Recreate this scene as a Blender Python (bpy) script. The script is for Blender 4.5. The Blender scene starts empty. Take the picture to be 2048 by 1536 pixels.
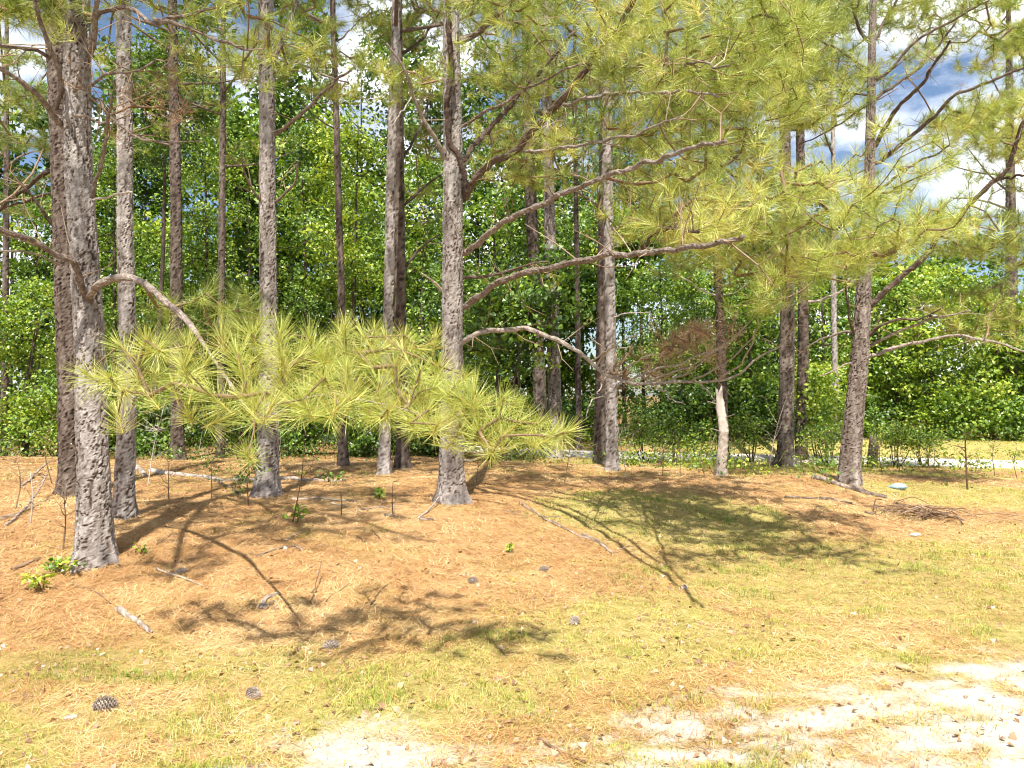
import bpy, math
import numpy as np
from mathutils import Vector

# ------------------------------------------------------------------ camera, sky, sun, exposure
sc = bpy.context.scene
F_PX, CX, CY = 1541.0, 1024.0, 768.0          # focal length and centre in photo pixels (2048 x 1536)
PITCH = math.atan(22.0 / F_PX)                # horizon a little below the middle
CAM = np.array([0.0, 0.0, 1.6])
cam_data = bpy.data.cameras.new("camera")
cam_data.sensor_width = 36.0
cam_data.lens = 36.0 * F_PX / 2048.0
cam_data.clip_start, cam_data.clip_end = 0.05, 3000.0
cam = bpy.data.objects.new("camera", cam_data)
sc.collection.objects.link(cam)
cam.location = CAM
cam.rotation_euler = (math.pi / 2 + PITCH, 0, 0)
sc.camera = cam

SUN_EL, SUN_AZ = math.radians(62), math.radians(4)      # sun behind the camera, a little to the left
sun_dir = Vector((-math.sin(SUN_AZ) * math.cos(SUN_EL), -math.cos(SUN_AZ) * math.cos(SUN_EL), math.sin(SUN_EL)))
sd = bpy.data.lights.new("sun", "SUN")
sd.energy, sd.angle, sd.color = 5.0, math.radians(0.53), (1.0, 0.95, 0.85)
sun = bpy.data.objects.new("sun", sd)
sc.collection.objects.link(sun)
sun.rotation_euler = sun_dir.to_track_quat("Z", "Y").to_euler()

world = bpy.data.worlds.new("World")
sc.world = world
world.use_nodes = True
wn, wl = world.node_tree.nodes, world.node_tree.links
wn.clear()
w_out = wn.new("ShaderNodeOutputWorld")
w_bg = wn.new("ShaderNodeBackground")
w_sky = wn.new("ShaderNodeTexSky")
w_sky.sky_type = "NISHITA"
w_sky.sun_disc = False
w_sky.sun_elevation = SUN_EL
w_sky.sun_rotation = math.pi + SUN_AZ
w_sky.air_density, w_sky.dust_density, w_sky.ozone_density = 1.0, 0.8, 3.0
w_tc = wn.new("ShaderNodeTexCoord")
w_map = wn.new("ShaderNodeMapping")
w_map.inputs["Scale"].default_value = (1.0, 1.0, 2.2)
w_noise = wn.new("ShaderNodeTexNoise")
w_noise.inputs["Scale"].default_value = 3.2
w_noise.inputs["Detail"].default_value = 7.0
w_noise.inputs["Roughness"].default_value = 0.55
w_ramp = wn.new("ShaderNodeValToRGB")
w_ramp.color_ramp.elements[0].position, w_ramp.color_ramp.elements[1].position = 0.47, 0.64
w_mix = wn.new("ShaderNodeMixRGB")
w_mix.inputs["Color2"].default_value = (13, 13.2, 13.5, 1)
wl.new(w_tc.outputs["Generated"], w_map.inputs["Vector"])
wl.new(w_map.outputs["Vector"], w_noise.inputs["Vector"])
wl.new(w_noise.outputs["Fac"], w_ramp.inputs["Fac"])
wl.new(w_ramp.outputs["Color"], w_mix.inputs["Fac"])
wl.new(w_sky.outputs["Color"], w_mix.inputs["Color1"])
wl.new(w_mix.outputs["Color"], w_bg.inputs["Color"])
w_bg.inputs["Strength"].default_value = 0.07
wl.new(w_bg.outputs["Background"], w_out.inputs["Surface"])

sc.view_settings.view_transform = "Standard"
sc.view_settings.look = "None"
sc.view_settings.exposure = 1.18
sc.view_settings.gamma = 1.0
sc.cycles.max_bounces = 6
sc.cycles.diffuse_bounces = 4
sc.cycles.transmission_bounces = 4
sc.cycles.use_denoising = True
sc.cycles.filter_width = 1.1

RNG = np.random.default_rng(11)
COL = sc.collection

# ------------------------------------------------------------------ small maths
def smooth(a, b, x):
    t = np.clip((np.asarray(x, float) - a) / (b - a), 0, 1)
    return t * t * (3 - 2 * t)

def hash2(i, j, s=0):
    n = (i.astype(np.int64) * 374761393 + j.astype(np.int64) * 668265263 + s * 1274126177) & 0xFFFFFFFF
    n = ((n ^ (n >> 13)) * 1274126177) & 0xFFFFFFFF
    return ((n ^ (n >> 16)) & 0xFFFF) / 65535.0

def vnoise(x, y, s=0):
    x, y = np.asarray(x, float), np.asarray(y, float)
    i, j = np.floor(x), np.floor(y)
    u, v = x - i, y - j
    u, v = u * u * (3 - 2 * u), v * v * (3 - 2 * v)
    a, b = hash2(i, j, s), hash2(i + 1, j, s)
    c, d = hash2(i, j + 1, s), hash2(i + 1, j + 1, s)
    return (a * (1 - u) + b * u) * (1 - v) + (c * (1 - u) + d * u) * v

def fbm(x, y, oct=4, s=0):
    t, a, n = 0.0, 0.5, 0.0
    for k in range(oct):
        t = t + a * vnoise(np.asarray(x) * 2 ** k, np.asarray(y) * 2 ** k, s + 17 * k)
        n += a
        a *= 0.5
    return t / n

def unit(v):
    return v / np.maximum(np.linalg.norm(v, axis=-1, keepdims=True), 1e-9)

def rand_unit(n, rng=RNG):
    return unit(rng.normal(size=(n, 3)))

# ------------------------------------------------------------------ the ground's height, in metres
FOOT_X = np.array([-40, -8, -3.2, -1.7, -0.8, -0.1, 1.2, 2.6, 5.2, 6.6, 12, 40.0])
FOOT_Y = np.array([4.2, 4.5, 4.8, 4.9, 5.5, 6.1, 6.6, 7.5, 9.1, 9.9, 12, 13.0])
ROAD_X = np.array([-60, -20, -8, -3.7, 2.3, 6.7, 11.7, 18, 30, 60.0])
ROAD_Y = np.array([70, 44, 30, 24.5, 20.5, 19.4, 17.6, 15.8, 13.0, 6.0])
ROAD_HALF = 1.15

def H0(x, y):
    x, y = np.asarray(x, float), np.asarray(y, float)
    f = np.interp(x, FOOT_X, FOOT_Y)
    top = np.interp(x, [-8, -2, 2, 6, 12], [0.34, 0.34, 0.28, 0.2, 0.08])
    z = top * smooth(-0.3, 3.2, y - f) * (1 - smooth(13.5, 19.0, y + 0.25 * np.maximum(x, 0)))
    yr = np.interp(x, ROAD_X, ROAD_Y)
    z = z + smooth(1.5, 3.6, y - yr) * np.interp(x, [3, 7], [0.0, 0.28]) * (1 - smooth(6, 14, y - yr))
    z = z + np.interp(x, [-10, -4], [0.12, 0.0]) * smooth(6, 12, y) * (1 - smooth(14, 19, y))
    return z

def H(x, y):
    x, y = np.asarray(x, float), np.asarray(y, float)
    near = 1 - smooth(25, 40, y)
    yr = np.interp(x, ROAD_X, ROAD_Y)
    off = smooth(0.9, 2.0, np.abs(y - yr))
    return H0(x, y) + near * off * (0.09 * (fbm(x * 0.8, y * 0.8, 3, 5) - 0.5) + 0.06 * (fbm(x * 3.5, y * 3.5, 4, 9) - 0.5))

ca, sa = math.cos(PITCH), math.sin(PITCH)

def ray(px, py):
    u, v = (np.asarray(px, float) - CX) / F_PX, (CY - np.asarray(py, float)) / F_PX
    return np.stack([u, ca - sa * v, sa + ca * v], -1)

def at(px, py, depth):
    """the point in direction of a photo pixel whose distance along the ground (y) is depth"""
    r = ray(px, py)
    return CAM + r * (np.asarray(depth, float) / r[..., 1])[..., None]

def on_ground(px, py):
    """where the line of sight through a photo pixel meets the ground"""
    ds = np.concatenate([np.arange(2.5, 30, 0.01), np.arange(30, 120, 0.2)])
    P = at(np.full(len(ds), px), np.full(len(ds), py), ds)
    below = np.nonzero(P[:, 2] < H0(P[:, 0], P[:, 1]))[0]
    p = P[below[0]] if len(below) else P[-1]
    return np.array([p[0], p[1], float(H(p[0], p[1]))])

# ------------------------------------------------------------------ mesh helpers
class MB:
    """collects triangles and quads with point attributes, builds ONE mesh object"""
    def __init__(s):
        s.v, s.t, s.q, s.a, s.n = [], [], [], [], 0
    def add(s, v, tri=None, quad=None, a=None):
        v = np.asarray(v, float).reshape(-1, 3)
        if tri is not None and len(tri):
            s.t.append(np.asarray(tri, np.int64) + s.n)
        if quad is not None and len(quad):
            s.q.append(np.asarray(quad, np.int64) + s.n)
        s.v.append(v)
        s.a.append(np.zeros(len(v)) if a is None else np.broadcast_to(np.asarray(a, float), (len(v),)))
        s.n += len(v)
        return s
    def mesh(s, name, mat, origin=(0, 0, 0), flat=False, extra=None):
        V = np.concatenate(s.v) - np.asarray(origin, float)
        T = np.concatenate(s.t) if s.t else np.zeros((0, 3), np.int64)
        Q = np.concatenate(s.q) if s.q else np.zeros((0, 4), np.int64)
        me = bpy.data.meshes.new(name)
        me.vertices.add(len(V))
        me.vertices.foreach_set("co", V.astype(np.float32).ravel())
        loops = np.concatenate([T.ravel(), Q.ravel()]).astype(np.int32)
        me.loops.add(len(loops))
        me.loops.foreach_set("vertex_index", loops)
        n = len(T) + len(Q)
        me.polygons.add(n)
        starts = np.concatenate([np.arange(len(T)) * 3, len(T) * 3 + np.arange(len(Q)) * 4]).astype(np.int32)
        me.polygons.foreach_set("loop_start", starts)
        me.polygons.foreach_set("use_smooth", np.full(n, not flat, bool))
        at_ = me.attributes.new("tint", "FLOAT", "POINT")
        at_.data.foreach_set("value", np.concatenate(s.a).astype(np.float32))
        for k, arr in (extra or {}).items():
            e = me.attributes.new(k, "FLOAT", "POINT")
            e.data.foreach_set("value", np.asarray(arr, np.float32))
        me.update(calc_edges=True)
        me.materials.append(mat)
        return me

def link(name, me, parent=None, loc=(0, 0, 0)):
    o = bpy.data.objects.new(name, me)
    o.location = loc
    o.parent = parent
    COL.objects.link(o)
    return o

def thing(name, label, cat, loc, group=None):
    o = bpy.data.objects.new(name, None)
    o.empty_display_size = 0.2
    o.location = loc
    COL.objects.link(o)
    return tag(o, label, cat, group)

def tag(o, label, cat, group=None, kind=None):
    if label:
        o["label"] = label
    if cat:
        o["category"] = cat
    if group:
        o["group"] = group
    if kind:
        o["kind"] = kind
    return o

def resample(P, step):
    P = np.asarray(P, float)
    if len(P) > 2:      # Catmull-Rom through the points
        Q = np.concatenate([[2 * P[0] - P[1]], P, [2 * P[-1] - P[-2]]])
        out = []
        for i in range(1, len(Q) - 2):
            m = max(2, int(np.linalg.norm(Q[i + 1] - Q[i]) / step) + 1)
            t = np.linspace(0, 1, m, endpoint=False)[:, None]
            a, b, c, d = Q[i - 1], Q[i], Q[i + 1], Q[i + 2]
            out.append(0.5 * (2 * b + (c - a) * t + (2 * a - 5 * b + 4 * c - d) * t ** 2 + (3 * b - a - 3 * c + d) * t ** 3))
        out.append(P[-1:])
        return np.concatenate(out)
    m = max(2, int(np.linalg.norm(P[1] - P[0]) / step) + 1)
    t = np.linspace(0, 1, m)[:, None]
    return P[0] * (1 - t) + P[1] * t

def tube(mb, P, R, sides=6, rough=0.0, tint=0.5, rng=RNG, cap=True):
    """a tapering tube along the points P"""
    P, R = np.asarray(P, float), np.broadcast_to(np.asarray(R, float), (len(P),))
    T = unit(np.gradient(P, axis=0)) if len(P) > 2 else np.repeat(unit((P[1] - P[0])[None]), 2, 0)
    ref = np.array([0.0, 0.0, 1.0]) if abs(T[:, 2]).mean() < 0.8 else np.array([1.0, 0.0, 0.0])
    A = unit(np.cross(T, ref))
    B = np.cross(T, A)
    th = np.linspace(0, 2 * np.pi, sides, endpoint=False)
    rr = R[:, None] * (1 + rough * rng.normal(size=(len(P), sides)))
    V = P[:, None, :] + rr[..., None] * (np.cos(th)[None, :, None] * A[:, None, :] + np.sin(th)[None, :, None] * B[:, None, :])
    n = len(P)
    i, j = np.meshgrid(np.arange(n - 1), np.arange(sides), indexing="ij")
    k = (j + 1) % sides
    q = np.stack([i * sides + j, i * sides + k, (i + 1) * sides + k, (i + 1) * sides + j], -1).reshape(-1, 4)
    V = V.reshape(-1, 3)
    tri = None
    if cap:
        V = np.concatenate([V, P[-1:] + T[-1:] * R[-1] * 0.4, P[:1] - T[:1] * R[0] * 0.3])
        c = n * sides
        jj = np.arange(sides)
        tri = np.concatenate([np.stack([(n - 1) * sides + jj, (n - 1) * sides + (jj + 1) % sides, np.full(sides, c)], -1),
                              np.stack([(jj + 1) % sides, jj, np.full(sides, c + 1)], -1)])
    mb.add(V, tri, q, tint)

# ------------------------------------------------------------------ materials
def nodes(name):
    m = bpy.data.materials.new(name)
    m.use_nodes = True
    n, l = m.node_tree.nodes, m.node_tree.links
    n.clear()
    return m, n, l

def ramp(n, stops):
    r = n.new("ShaderNodeValToRGB")
    el = r.color_ramp.elements
    while len(el) < len(stops):
        el.new(0.5)
    for e, (p, c) in zip(el, stops):
        e.position, e.color = p, (*c, 1)
    return r

def leaf_mat(name, stops, trans=0.35, tcol=(1.15, 1.1, 0.6), gloss=0.06):
    m, n, l = nodes(name)
    at_ = n.new("ShaderNodeAttribute"); at_.attribute_name = "tint"
    r = ramp(n, stops)
    l.new(at_.outputs["Fac"], r.inputs["Fac"])
    d = n.new("ShaderNodeBsdfDiffuse"); t = n.new("ShaderNodeBsdfTranslucent"); g = n.new("ShaderNodeBsdfGlossy")
    g.inputs["Roughness"].default_value = 0.45
    tc = n.new("ShaderNodeMixRGB"); tc.blend_type = "MULTIPLY"; tc.inputs["Fac"].default_value = 1
    tc.inputs["Color2"].default_value = (*tcol, 1)
    l.new(r.outputs["Color"], d.inputs["Color"]); l.new(r.outputs["Color"], tc.inputs["Color1"])
    l.new(tc.outputs["Color"], t.inputs["Color"])
    m1 = n.new("ShaderNodeMixShader"); m1.inputs["Fac"].default_value = trans
    l.new(d.outputs[0], m1.inputs[1]); l.new(t.outputs[0], m1.inputs[2])
    m2 = n.new("ShaderNodeMixShader"); m2.inputs["Fac"].default_value = gloss
    l.new(m1.outputs[0], m2.inputs[1]); l.new(g.outputs[0], m2.inputs[2])
    o = n.new("ShaderNodeOutputMaterial")
    l.new(m2.outputs[0], o.inputs["Surface"])
    return m

def wood_mat(name, stops, scale=(14, 14, 5), bump=0.5, fine=60.0, rough=0.9):
    """bark or dead wood: colour from the piece's own tint and from noise, fine relief"""
    m, n, l = nodes(name)
    tc = n.new("ShaderNodeTexCoord"); mp = n.new("ShaderNodeMapping")
    mp.inputs["Scale"].default_value = scale
    l.new(tc.outputs["Object"], mp.inputs["Vector"])
    n1 = n.new("ShaderNodeTexNoise"); n1.inputs["Scale"].default_value = 1.0; n1.inputs["Detail"].default_value = 6; n1.inputs["Roughness"].default_value = 0.65
    l.new(mp.outputs["Vector"], n1.inputs["Vector"])
    n2 = n.new("ShaderNodeTexNoise"); n2.inputs["Scale"].default_value = fine; n2.inputs["Detail"].default_value = 4
    l.new(tc.outputs["Object"], n2.inputs["Vector"])
    at_ = n.new("ShaderNodeAttribute"); at_.attribute_name = "tint"
    ma = n.new("ShaderNodeMath"); ma.operation = "MULTIPLY_ADD"
    ma.inputs[1].default_value = 0.9; 
    sub = n.new("ShaderNodeMath"); sub.operation = "SUBTRACT"; sub.inputs[1].default_value = 0.5
    l.new(n1.outputs["Fac"], sub.inputs[0]); l.new(sub.outputs[0], ma.inputs[0]); l.new(at_.outputs["Fac"], ma.inputs[2])
    mb_ = n.new("ShaderNodeMath"); mb_.operation = "MULTIPLY_ADD"; mb_.inputs[1].default_value = 0.5
    s2 = n.new("ShaderNodeMath"); s2.operation = "SUBTRACT"; s2.inputs[1].default_value = 0.5
    l.new(n2.outputs["Fac"], s2.inputs[0]); l.new(s2.outputs[0], mb_.inputs[0]); l.new(ma.outputs[0], mb_.inputs[2])
    r = ramp(n, stops)
    l.new(mb_.outputs[0], r.inputs["Fac"])
    p = n.new("ShaderNodeBsdfPrincipled"); p.inputs["Roughness"].default_value = rough
    p.inputs["Specular IOR Level"].default_value = 0.2
    l.new(r.outputs["Color"], p.inputs["Base Color"])
    b = n.new("ShaderNodeBump"); b.inputs["Strength"].default_value = bump; b.inputs["Distance"].default_value = 0.01
    l.new(n2.outputs["Fac"], b.inputs["Height"]); l.new(b.outputs[0], p.inputs["Normal"])
    o = n.new("ShaderNodeOutputMaterial"); l.new(p.outputs[0], o.inputs["Surface"])
    return m

def plain_mat(name, stops, rough=0.9, scale=20.0, bump=0.3, dist=0.01):
    m, n, l = nodes(name)
    tc = n.new("ShaderNodeTexCoord")
    n1 = n.new("ShaderNodeTexNoise"); n1.inputs["Scale"].default_value = scale; n1.inputs["Detail"].default_value = 8
    l.new(tc.outputs["Object"], n1.inputs["Vector"])
    r = ramp(n, stops); l.new(n1.outputs["Fac"], r.inputs["Fac"])
    p = n.new("ShaderNodeBsdfPrincipled"); p.inputs["Roughness"].default_value = rough
    l.new(r.outputs["Color"], p.inputs["Base Color"])
    b = n.new("ShaderNodeBump"); b.inputs["Strength"].default_value = bump; b.inputs["Distance"].default_value = dist
    l.new(n1.outputs["Fac"], b.inputs["Height"]); l.new(b.outputs[0], p.inputs["Normal"])
    o = n.new("ShaderNodeOutputMaterial"); l.new(p.outputs[0], o.inputs["Surface"])
    return m

M = {}
M["bark"] = wood_mat("pine_bark", [(0.0, (0.040, 0.029, 0.023)), (0.25, (0.095, 0.070, 0.057)), (0.52, (0.185, 0.157, 0.142)), (0.80, (0.285, 0.255, 0.24)), (1.0, (0.40, 0.365, 0.35))], bump=0.6)
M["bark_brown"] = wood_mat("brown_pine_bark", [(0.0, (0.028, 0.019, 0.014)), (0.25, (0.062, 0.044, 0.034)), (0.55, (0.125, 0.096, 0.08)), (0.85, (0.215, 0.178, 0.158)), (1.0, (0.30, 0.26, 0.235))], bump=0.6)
M["limb"] = wood_mat("pine_limb_bark", [(0.0, (0.03, 0.02, 0.016)), (0.4, (0.12, 0.085, 0.066)), (0.7, (0.28, 0.235, 0.205)), (1.0, (0.46, 0.42, 0.385))], scale=(30, 30, 30), bump=1.0, fine=75)
M["twig"] = wood_mat("twig_bark", [(0.0, (0.08, 0.05, 0.03)), (0.5, (0.20, 0.13, 0.08)), (1.0, (0.42, 0.34, 0.26))], scale=(20, 20, 20), bump=0.2)
M["deadwood"] = wood_mat("weathered_dead_wood", [(0.0, (0.07, 0.05, 0.04)), (0.4, (0.20, 0.155, 0.125)), (0.7, (0.34, 0.285, 0.24)), (1.0, (0.50, 0.44, 0.39))], scale=(25, 25, 25), bump=0.5)
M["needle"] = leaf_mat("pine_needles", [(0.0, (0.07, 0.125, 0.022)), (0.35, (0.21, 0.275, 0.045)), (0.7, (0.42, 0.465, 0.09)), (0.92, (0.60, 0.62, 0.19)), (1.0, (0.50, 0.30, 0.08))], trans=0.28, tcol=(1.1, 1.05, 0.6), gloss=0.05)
M["needle_dead"] = leaf_mat("dead_pine_needles", [(0.0, (0.20, 0.115, 0.06)), (0.6, (0.36, 0.225, 0.13)), (1.0, (0.50, 0.35, 0.22))], trans=0.2, tcol=(1.1, 0.9, 0.6))
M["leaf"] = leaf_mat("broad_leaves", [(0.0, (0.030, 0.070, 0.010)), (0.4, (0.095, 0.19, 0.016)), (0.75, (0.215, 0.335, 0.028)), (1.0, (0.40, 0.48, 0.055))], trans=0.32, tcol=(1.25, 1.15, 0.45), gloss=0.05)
M["straw"] = leaf_mat("fallen_pine_straw", [(0.0, (0.11, 0.045, 0.018)), (0.4, (0.42, 0.21, 0.078)), (0.75, (0.70, 0.435, 0.185)), (1.0, (0.82, 0.64, 0.36))], trans=0.1, tcol=(1, 0.9, 0.6), gloss=0.03)
M["grass"] = leaf_mat("short_grass", [(0.0, (0.12, 0.19, 0.025)), (0.35, (0.26, 0.32, 0.045)), (0.65, (0.46, 0.43, 0.09)), (1.0, (0.62, 0.50, 0.19))], trans=0.25, tcol=(1.1, 1.05, 0.5), gloss=0.03)

def ground_mat():
    m, n, l = nodes("sandy_ground_with_straw")
    tc = n.new("ShaderNodeTexCoord")
    def noise(scale, detail=8, rough=0.6, vec=None):
        t = n.new("ShaderNodeTexNoise"); t.inputs["Scale"].default_value = scale; t.inputs["Detail"].default_value = detail; t.inputs["Roughness"].default_value = rough
        l.new(vec or tc.outputs["Object"], t.inputs["Vector"])
        return t.outputs["Fac"]
    def attr(k):
        a = n.new("ShaderNodeAttribute"); a.attribute_name = k
        return a.outputs["Fac"]
    def math_(op, a, b):
        q = n.new("ShaderNodeMath"); q.operation = op
        for i, x in enumerate((a, b)):
            if isinstance(x, (int, float)): q.inputs[i].default_value = x
            else: l.new(x, q.inputs[i])
        return q.outputs[0]
    def mix(f, a, b):
        q = n.new("ShaderNodeMixRGB")
        for i, x in zip(("Fac", "Color1", "Color2"), (f, a, b)):
            if isinstance(x, (int, float)): q.inputs[i].default_value = x
            else: l.new(x, q.inputs[i])
        return q.outputs["Color"]
    def col(f, stops):
        r = ramp(n, stops); l.new(f, r.inputs["Fac"])
        return r.outputs["Color"]
    fine, mid = noise(140, 6, 0.7), noise(9, 8, 0.65)
    straw = col(math_("ADD", math_("MULTIPLY", fine, 0.6), math_("MULTIPLY", mid, 0.4)), [(0.3, (0.11, 0.055, 0.025)), (0.46, (0.32, 0.185, 0.085)), (0.60, (0.52, 0.345, 0.175)), (0.75, (0.68, 0.52, 0.31))])
    grs = col(math_("ADD", math_("MULTIPLY", fine, 0.5), math_("MULTIPLY", mid, 0.5)), [(0.32, (0.12, 0.11, 0.03)), (0.48, (0.33, 0.28, 0.09)), (0.64, (0.53, 0.42, 0.18)), (0.78, (0.64, 0.52, 0.28))])
    sand = col(math_("ADD", math_("MULTIPLY", fine, 0.5), math_("MULTIPLY", mid, 0.5)), [(0.3, (0.33, 0.25, 0.18)), (0.46, (0.55, 0.49, 0.42)), (0.66, (0.70, 0.66, 0.60))])
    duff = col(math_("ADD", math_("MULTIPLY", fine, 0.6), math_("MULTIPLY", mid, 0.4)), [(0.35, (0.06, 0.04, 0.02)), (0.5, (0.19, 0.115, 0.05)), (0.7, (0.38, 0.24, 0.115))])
    c = mix(attr("grass"), straw, grs)
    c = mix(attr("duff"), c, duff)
    sm = n.new("ShaderNodeMapRange")
    sm.inputs["From Min"].default_value, sm.inputs["From Max"].default_value = 0.28, 0.80
    l.new(math_("ADD", attr("sand"), math_("MULTIPLY", math_("SUBTRACT", noise(26, 10, 0.8), 0.5), 1.5)), sm.inputs["Value"])
    c = mix(sm.outputs[0], c, sand)
    p = n.new("ShaderNodeBsdfPrincipled"); p.inputs["Roughness"].default_value = 0.95; p.inputs["Specular IOR Level"].default_value = 0.1
    l.new(c, p.inputs["Base Color"])
    b = n.new("ShaderNodeBump"); b.inputs["Strength"].default_value = 0.7; b.inputs["Distance"].default_value = 0.03
    l.new(math_("ADD", noise(45, 8, 0.75), fine), b.inputs["Height"]); l.new(b.outputs[0], p.inputs["Normal"])
    o = n.new("ShaderNodeOutputMaterial"); l.new(p.outputs[0], o.inputs["Surface"])
    return m

M["ground"] = ground_mat()
M["road"] = plain_mat("pale_gravel", [(0.3, (0.30, 0.27, 0.23)), (0.5, (0.47, 0.43, 0.38)), (0.7, (0.62, 0.58, 0.52))], scale=14, bump=0.5, dist=0.02)
M["cone"] = plain_mat("weathered_cone_scales", [(0.3, (0.14, 0.10, 0.075)), (0.5, (0.32, 0.26, 0.21)), (0.7, (0.52, 0.46, 0.41))], scale=80)
M["litter"] = plain_mat("faded_blue_plastic", [(0.35, (0.20, 0.34, 0.42)), (0.6, (0.36, 0.48, 0.54)), (0.8, (0.58, 0.64, 0.66))], rough=0.4, scale=12, bump=0.2)
M["pale_litter"] = plain_mat("pale_paper", [(0.35, (0.50, 0.56, 0.56)), (0.7, (0.75, 0.78, 0.76))], rough=0.6, scale=30, bump=0.2)

# ------------------------------------------------------------------ where sand, grass and straw lie
SAND_X = np.array([-20, -1.5, -1.15, -0.85, -0.5, -0.2, 0.4, 0.93, 1.5, 2.15, 3.4, 6, 20.0])
SAND_Y = np.array([1.0, 2.9, 3.35, 3.75, 3.72, 3.52, 3.62, 4.02, 4.15, 4.5, 5.05, 6.4, 12.0])

def sand_at(x, y):
    b = np.interp(x, SAND_X, SAND_Y)
    s = smooth(-0.5, 0.4, b - y + 0.7 * (fbm(x * 1.6, y * 2.6, 4, 31) - 0.5))
    patch = smooth(0.36, 0.62, 0.45 * fbm(x * 2.2 + 3, y * 4.0, 3, 33) + 0.55 * fbm(x * 7 + 3, y * 13, 4, 34))
    spots = smooth(0.70, 0.76, fbm(x * 2.0, y * 3.4, 3, 35)) * smooth(0.1, 1.5, np.interp(x, [-3, 0, 3], [0.0, 1.2, 2.0]) + 5.0 - y)
    return np.clip(s * (0.30 + 0.70 * patch), spots * 0.55 * patch, 1)

def blob(x, y, cx, cy, rx, ry):
    return np.exp(-(((x - cx) / rx) ** 2 + ((y - cy) / ry) ** 2))

def grass_at(x, y):
    f = np.interp(x, FOOT_X, FOOT_Y)
    lawn = (1 - smooth(-0.9, 0.5, y - f + 0.8 * (fbm(x * 1.3, y * 1.3, 3, 41) - 0.5)))
    g = lawn * (0.45 + 0.65 * smooth(0.35, 0.66, fbm(x * 1.1 + 9, y * 1.7, 4, 43)))
    g = np.maximum(g, smooth(0.2, 0.6, blob(x, y, 1.9, 9.0, 1.9, 1.9) - 0.25 * fbm(x * 2, y * 2, 3, 44)) * 0.95)        # shaded green patch
    g = np.maximum(g, smooth(0.3, 0.7, blob(x, y, 4.0, 6.8, 3.6, 2.0)) * 0.85)
    g = np.maximum(g, smooth(0.3, 0.7, blob(x, y, -2.2, 4.55, 2.4, 0.42)) * 0.85)
    g = np.maximum(g, smooth(0.3, 0.7, blob(x, y, 7.2, 11.6, 2.6, 1.3)) * 0.9)
    g = np.maximum(g, smooth(2.5, 6.0, x) * smooth(12.5, 15, y) * smooth(0.38, 0.56, fbm(x * 0.7, y * 0.7, 3, 45)))
    g = np.maximum(g, smooth(15.5, 17, y) * smooth(-2, 3, x) * smooth(0.3, 0.5, fbm(x * 0.9, y * 0.9, 3, 46)))
    yr = np.interp(x, ROAD_X, ROAD_Y)
    g = np.maximum(g, smooth(1.0, 1.8, y - yr) * smooth(3, 7, x) * (1 - smooth(5, 9, y - yr)))
    g = np.maximum(g, 0.25 * smooth(0.56, 0.68, fbm(x * 1.5, y * 1.5, 3, 47)))
    return np.clip(g, 0, 1)

# ------------------------------------------------------------------ ground, road
def grow(a, b, s0, k):
    out, s = [a], s0
    while abs(out[-1] - a) < abs(b - a):
        out.append(out[-1] + math.copysign(s, b - a)); s *= k
    return np.array(out[1:])

xs = np.concatenate([grow(-8.4, -420, 0.12, 1.09)[::-1], np.arange(-8.4, 8.41, 0.085), grow(8.4, 420, 0.12, 1.09)])
ys = np.concatenate([grow(2.0, -40, 0.2, 1.25)[::-1], np.arange(2.0, 13, 0.07), np.arange(13, 23, 0.13), grow(23, 900, 0.2, 1.09)])
GX, GY = np.meshgrid(xs, ys)
GZ = H(GX, GY)
mb = MB()
ny, nx = GX.shape
i, j = np.meshgrid(np.arange(ny - 1), np.arange(nx - 1), indexing="ij")
quad = np.stack([i * nx + j, i * nx + j + 1, (i + 1) * nx + j + 1, (i + 1) * nx + j], -1).reshape(-1, 4)
mb.add(np.stack([GX, GY, GZ], -1).reshape(-1, 3), None, quad)
gx, gy = GX.ravel(), GY.ravel()
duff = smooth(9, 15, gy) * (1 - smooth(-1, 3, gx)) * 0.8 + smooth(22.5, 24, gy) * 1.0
me = mb.mesh("ground", M["ground"], extra={"sand": sand_at(gx, gy), "grass": grass_at(gx, gy), "duff": np.clip(duff, 0, 1)})
tag(link("ground", me), "straw covered sandy ground rising to a low bank", None, kind="structure")

mb = MB()
rx = np.linspace(-60, 60, 400)
ry = np.interp(rx, ROAD_X, ROAD_Y)
for _ in range(30):
    ry[1:-1] = (ry[:-2] + ry[1:-1] * 2 + ry[2:]) / 4
off = np.linspace(-1, 1, 7)
wob = 0.12 * (fbm(rx * 0.9, rx * 0 + 3, 3, 61) - 0.5)
RXX = np.repeat(rx[:, None], 7, 1)
RYY = ry[:, None] + off[None, :] * (ROAD_HALF + wob[:, None]) * np.sqrt(1 + np.gradient(ry, rx) ** 2)[:, None]
RZZ = H(RXX, RYY) + 0.03 + 0.03 * (1 - off[None, :] ** 2)
RZZ[:, 0] -= 0.06; RZZ[:, -1] -= 0.06
i, j = np.meshgrid(np.arange(len(rx) - 1), np.arange(6), indexing="ij")
mb.add(np.stack([RXX, RYY, RZZ], -1).reshape(-1, 3), None, np.stack([i * 7 + j, (i + 1) * 7 + j, (i + 1) * 7 + j + 1, i * 7 + j + 1], -1).reshape(-1, 4))
tag(link("road", mb.mesh("road", M["road"])), "narrow pale gravel road crossing behind the pines", None, kind="structure")

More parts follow.
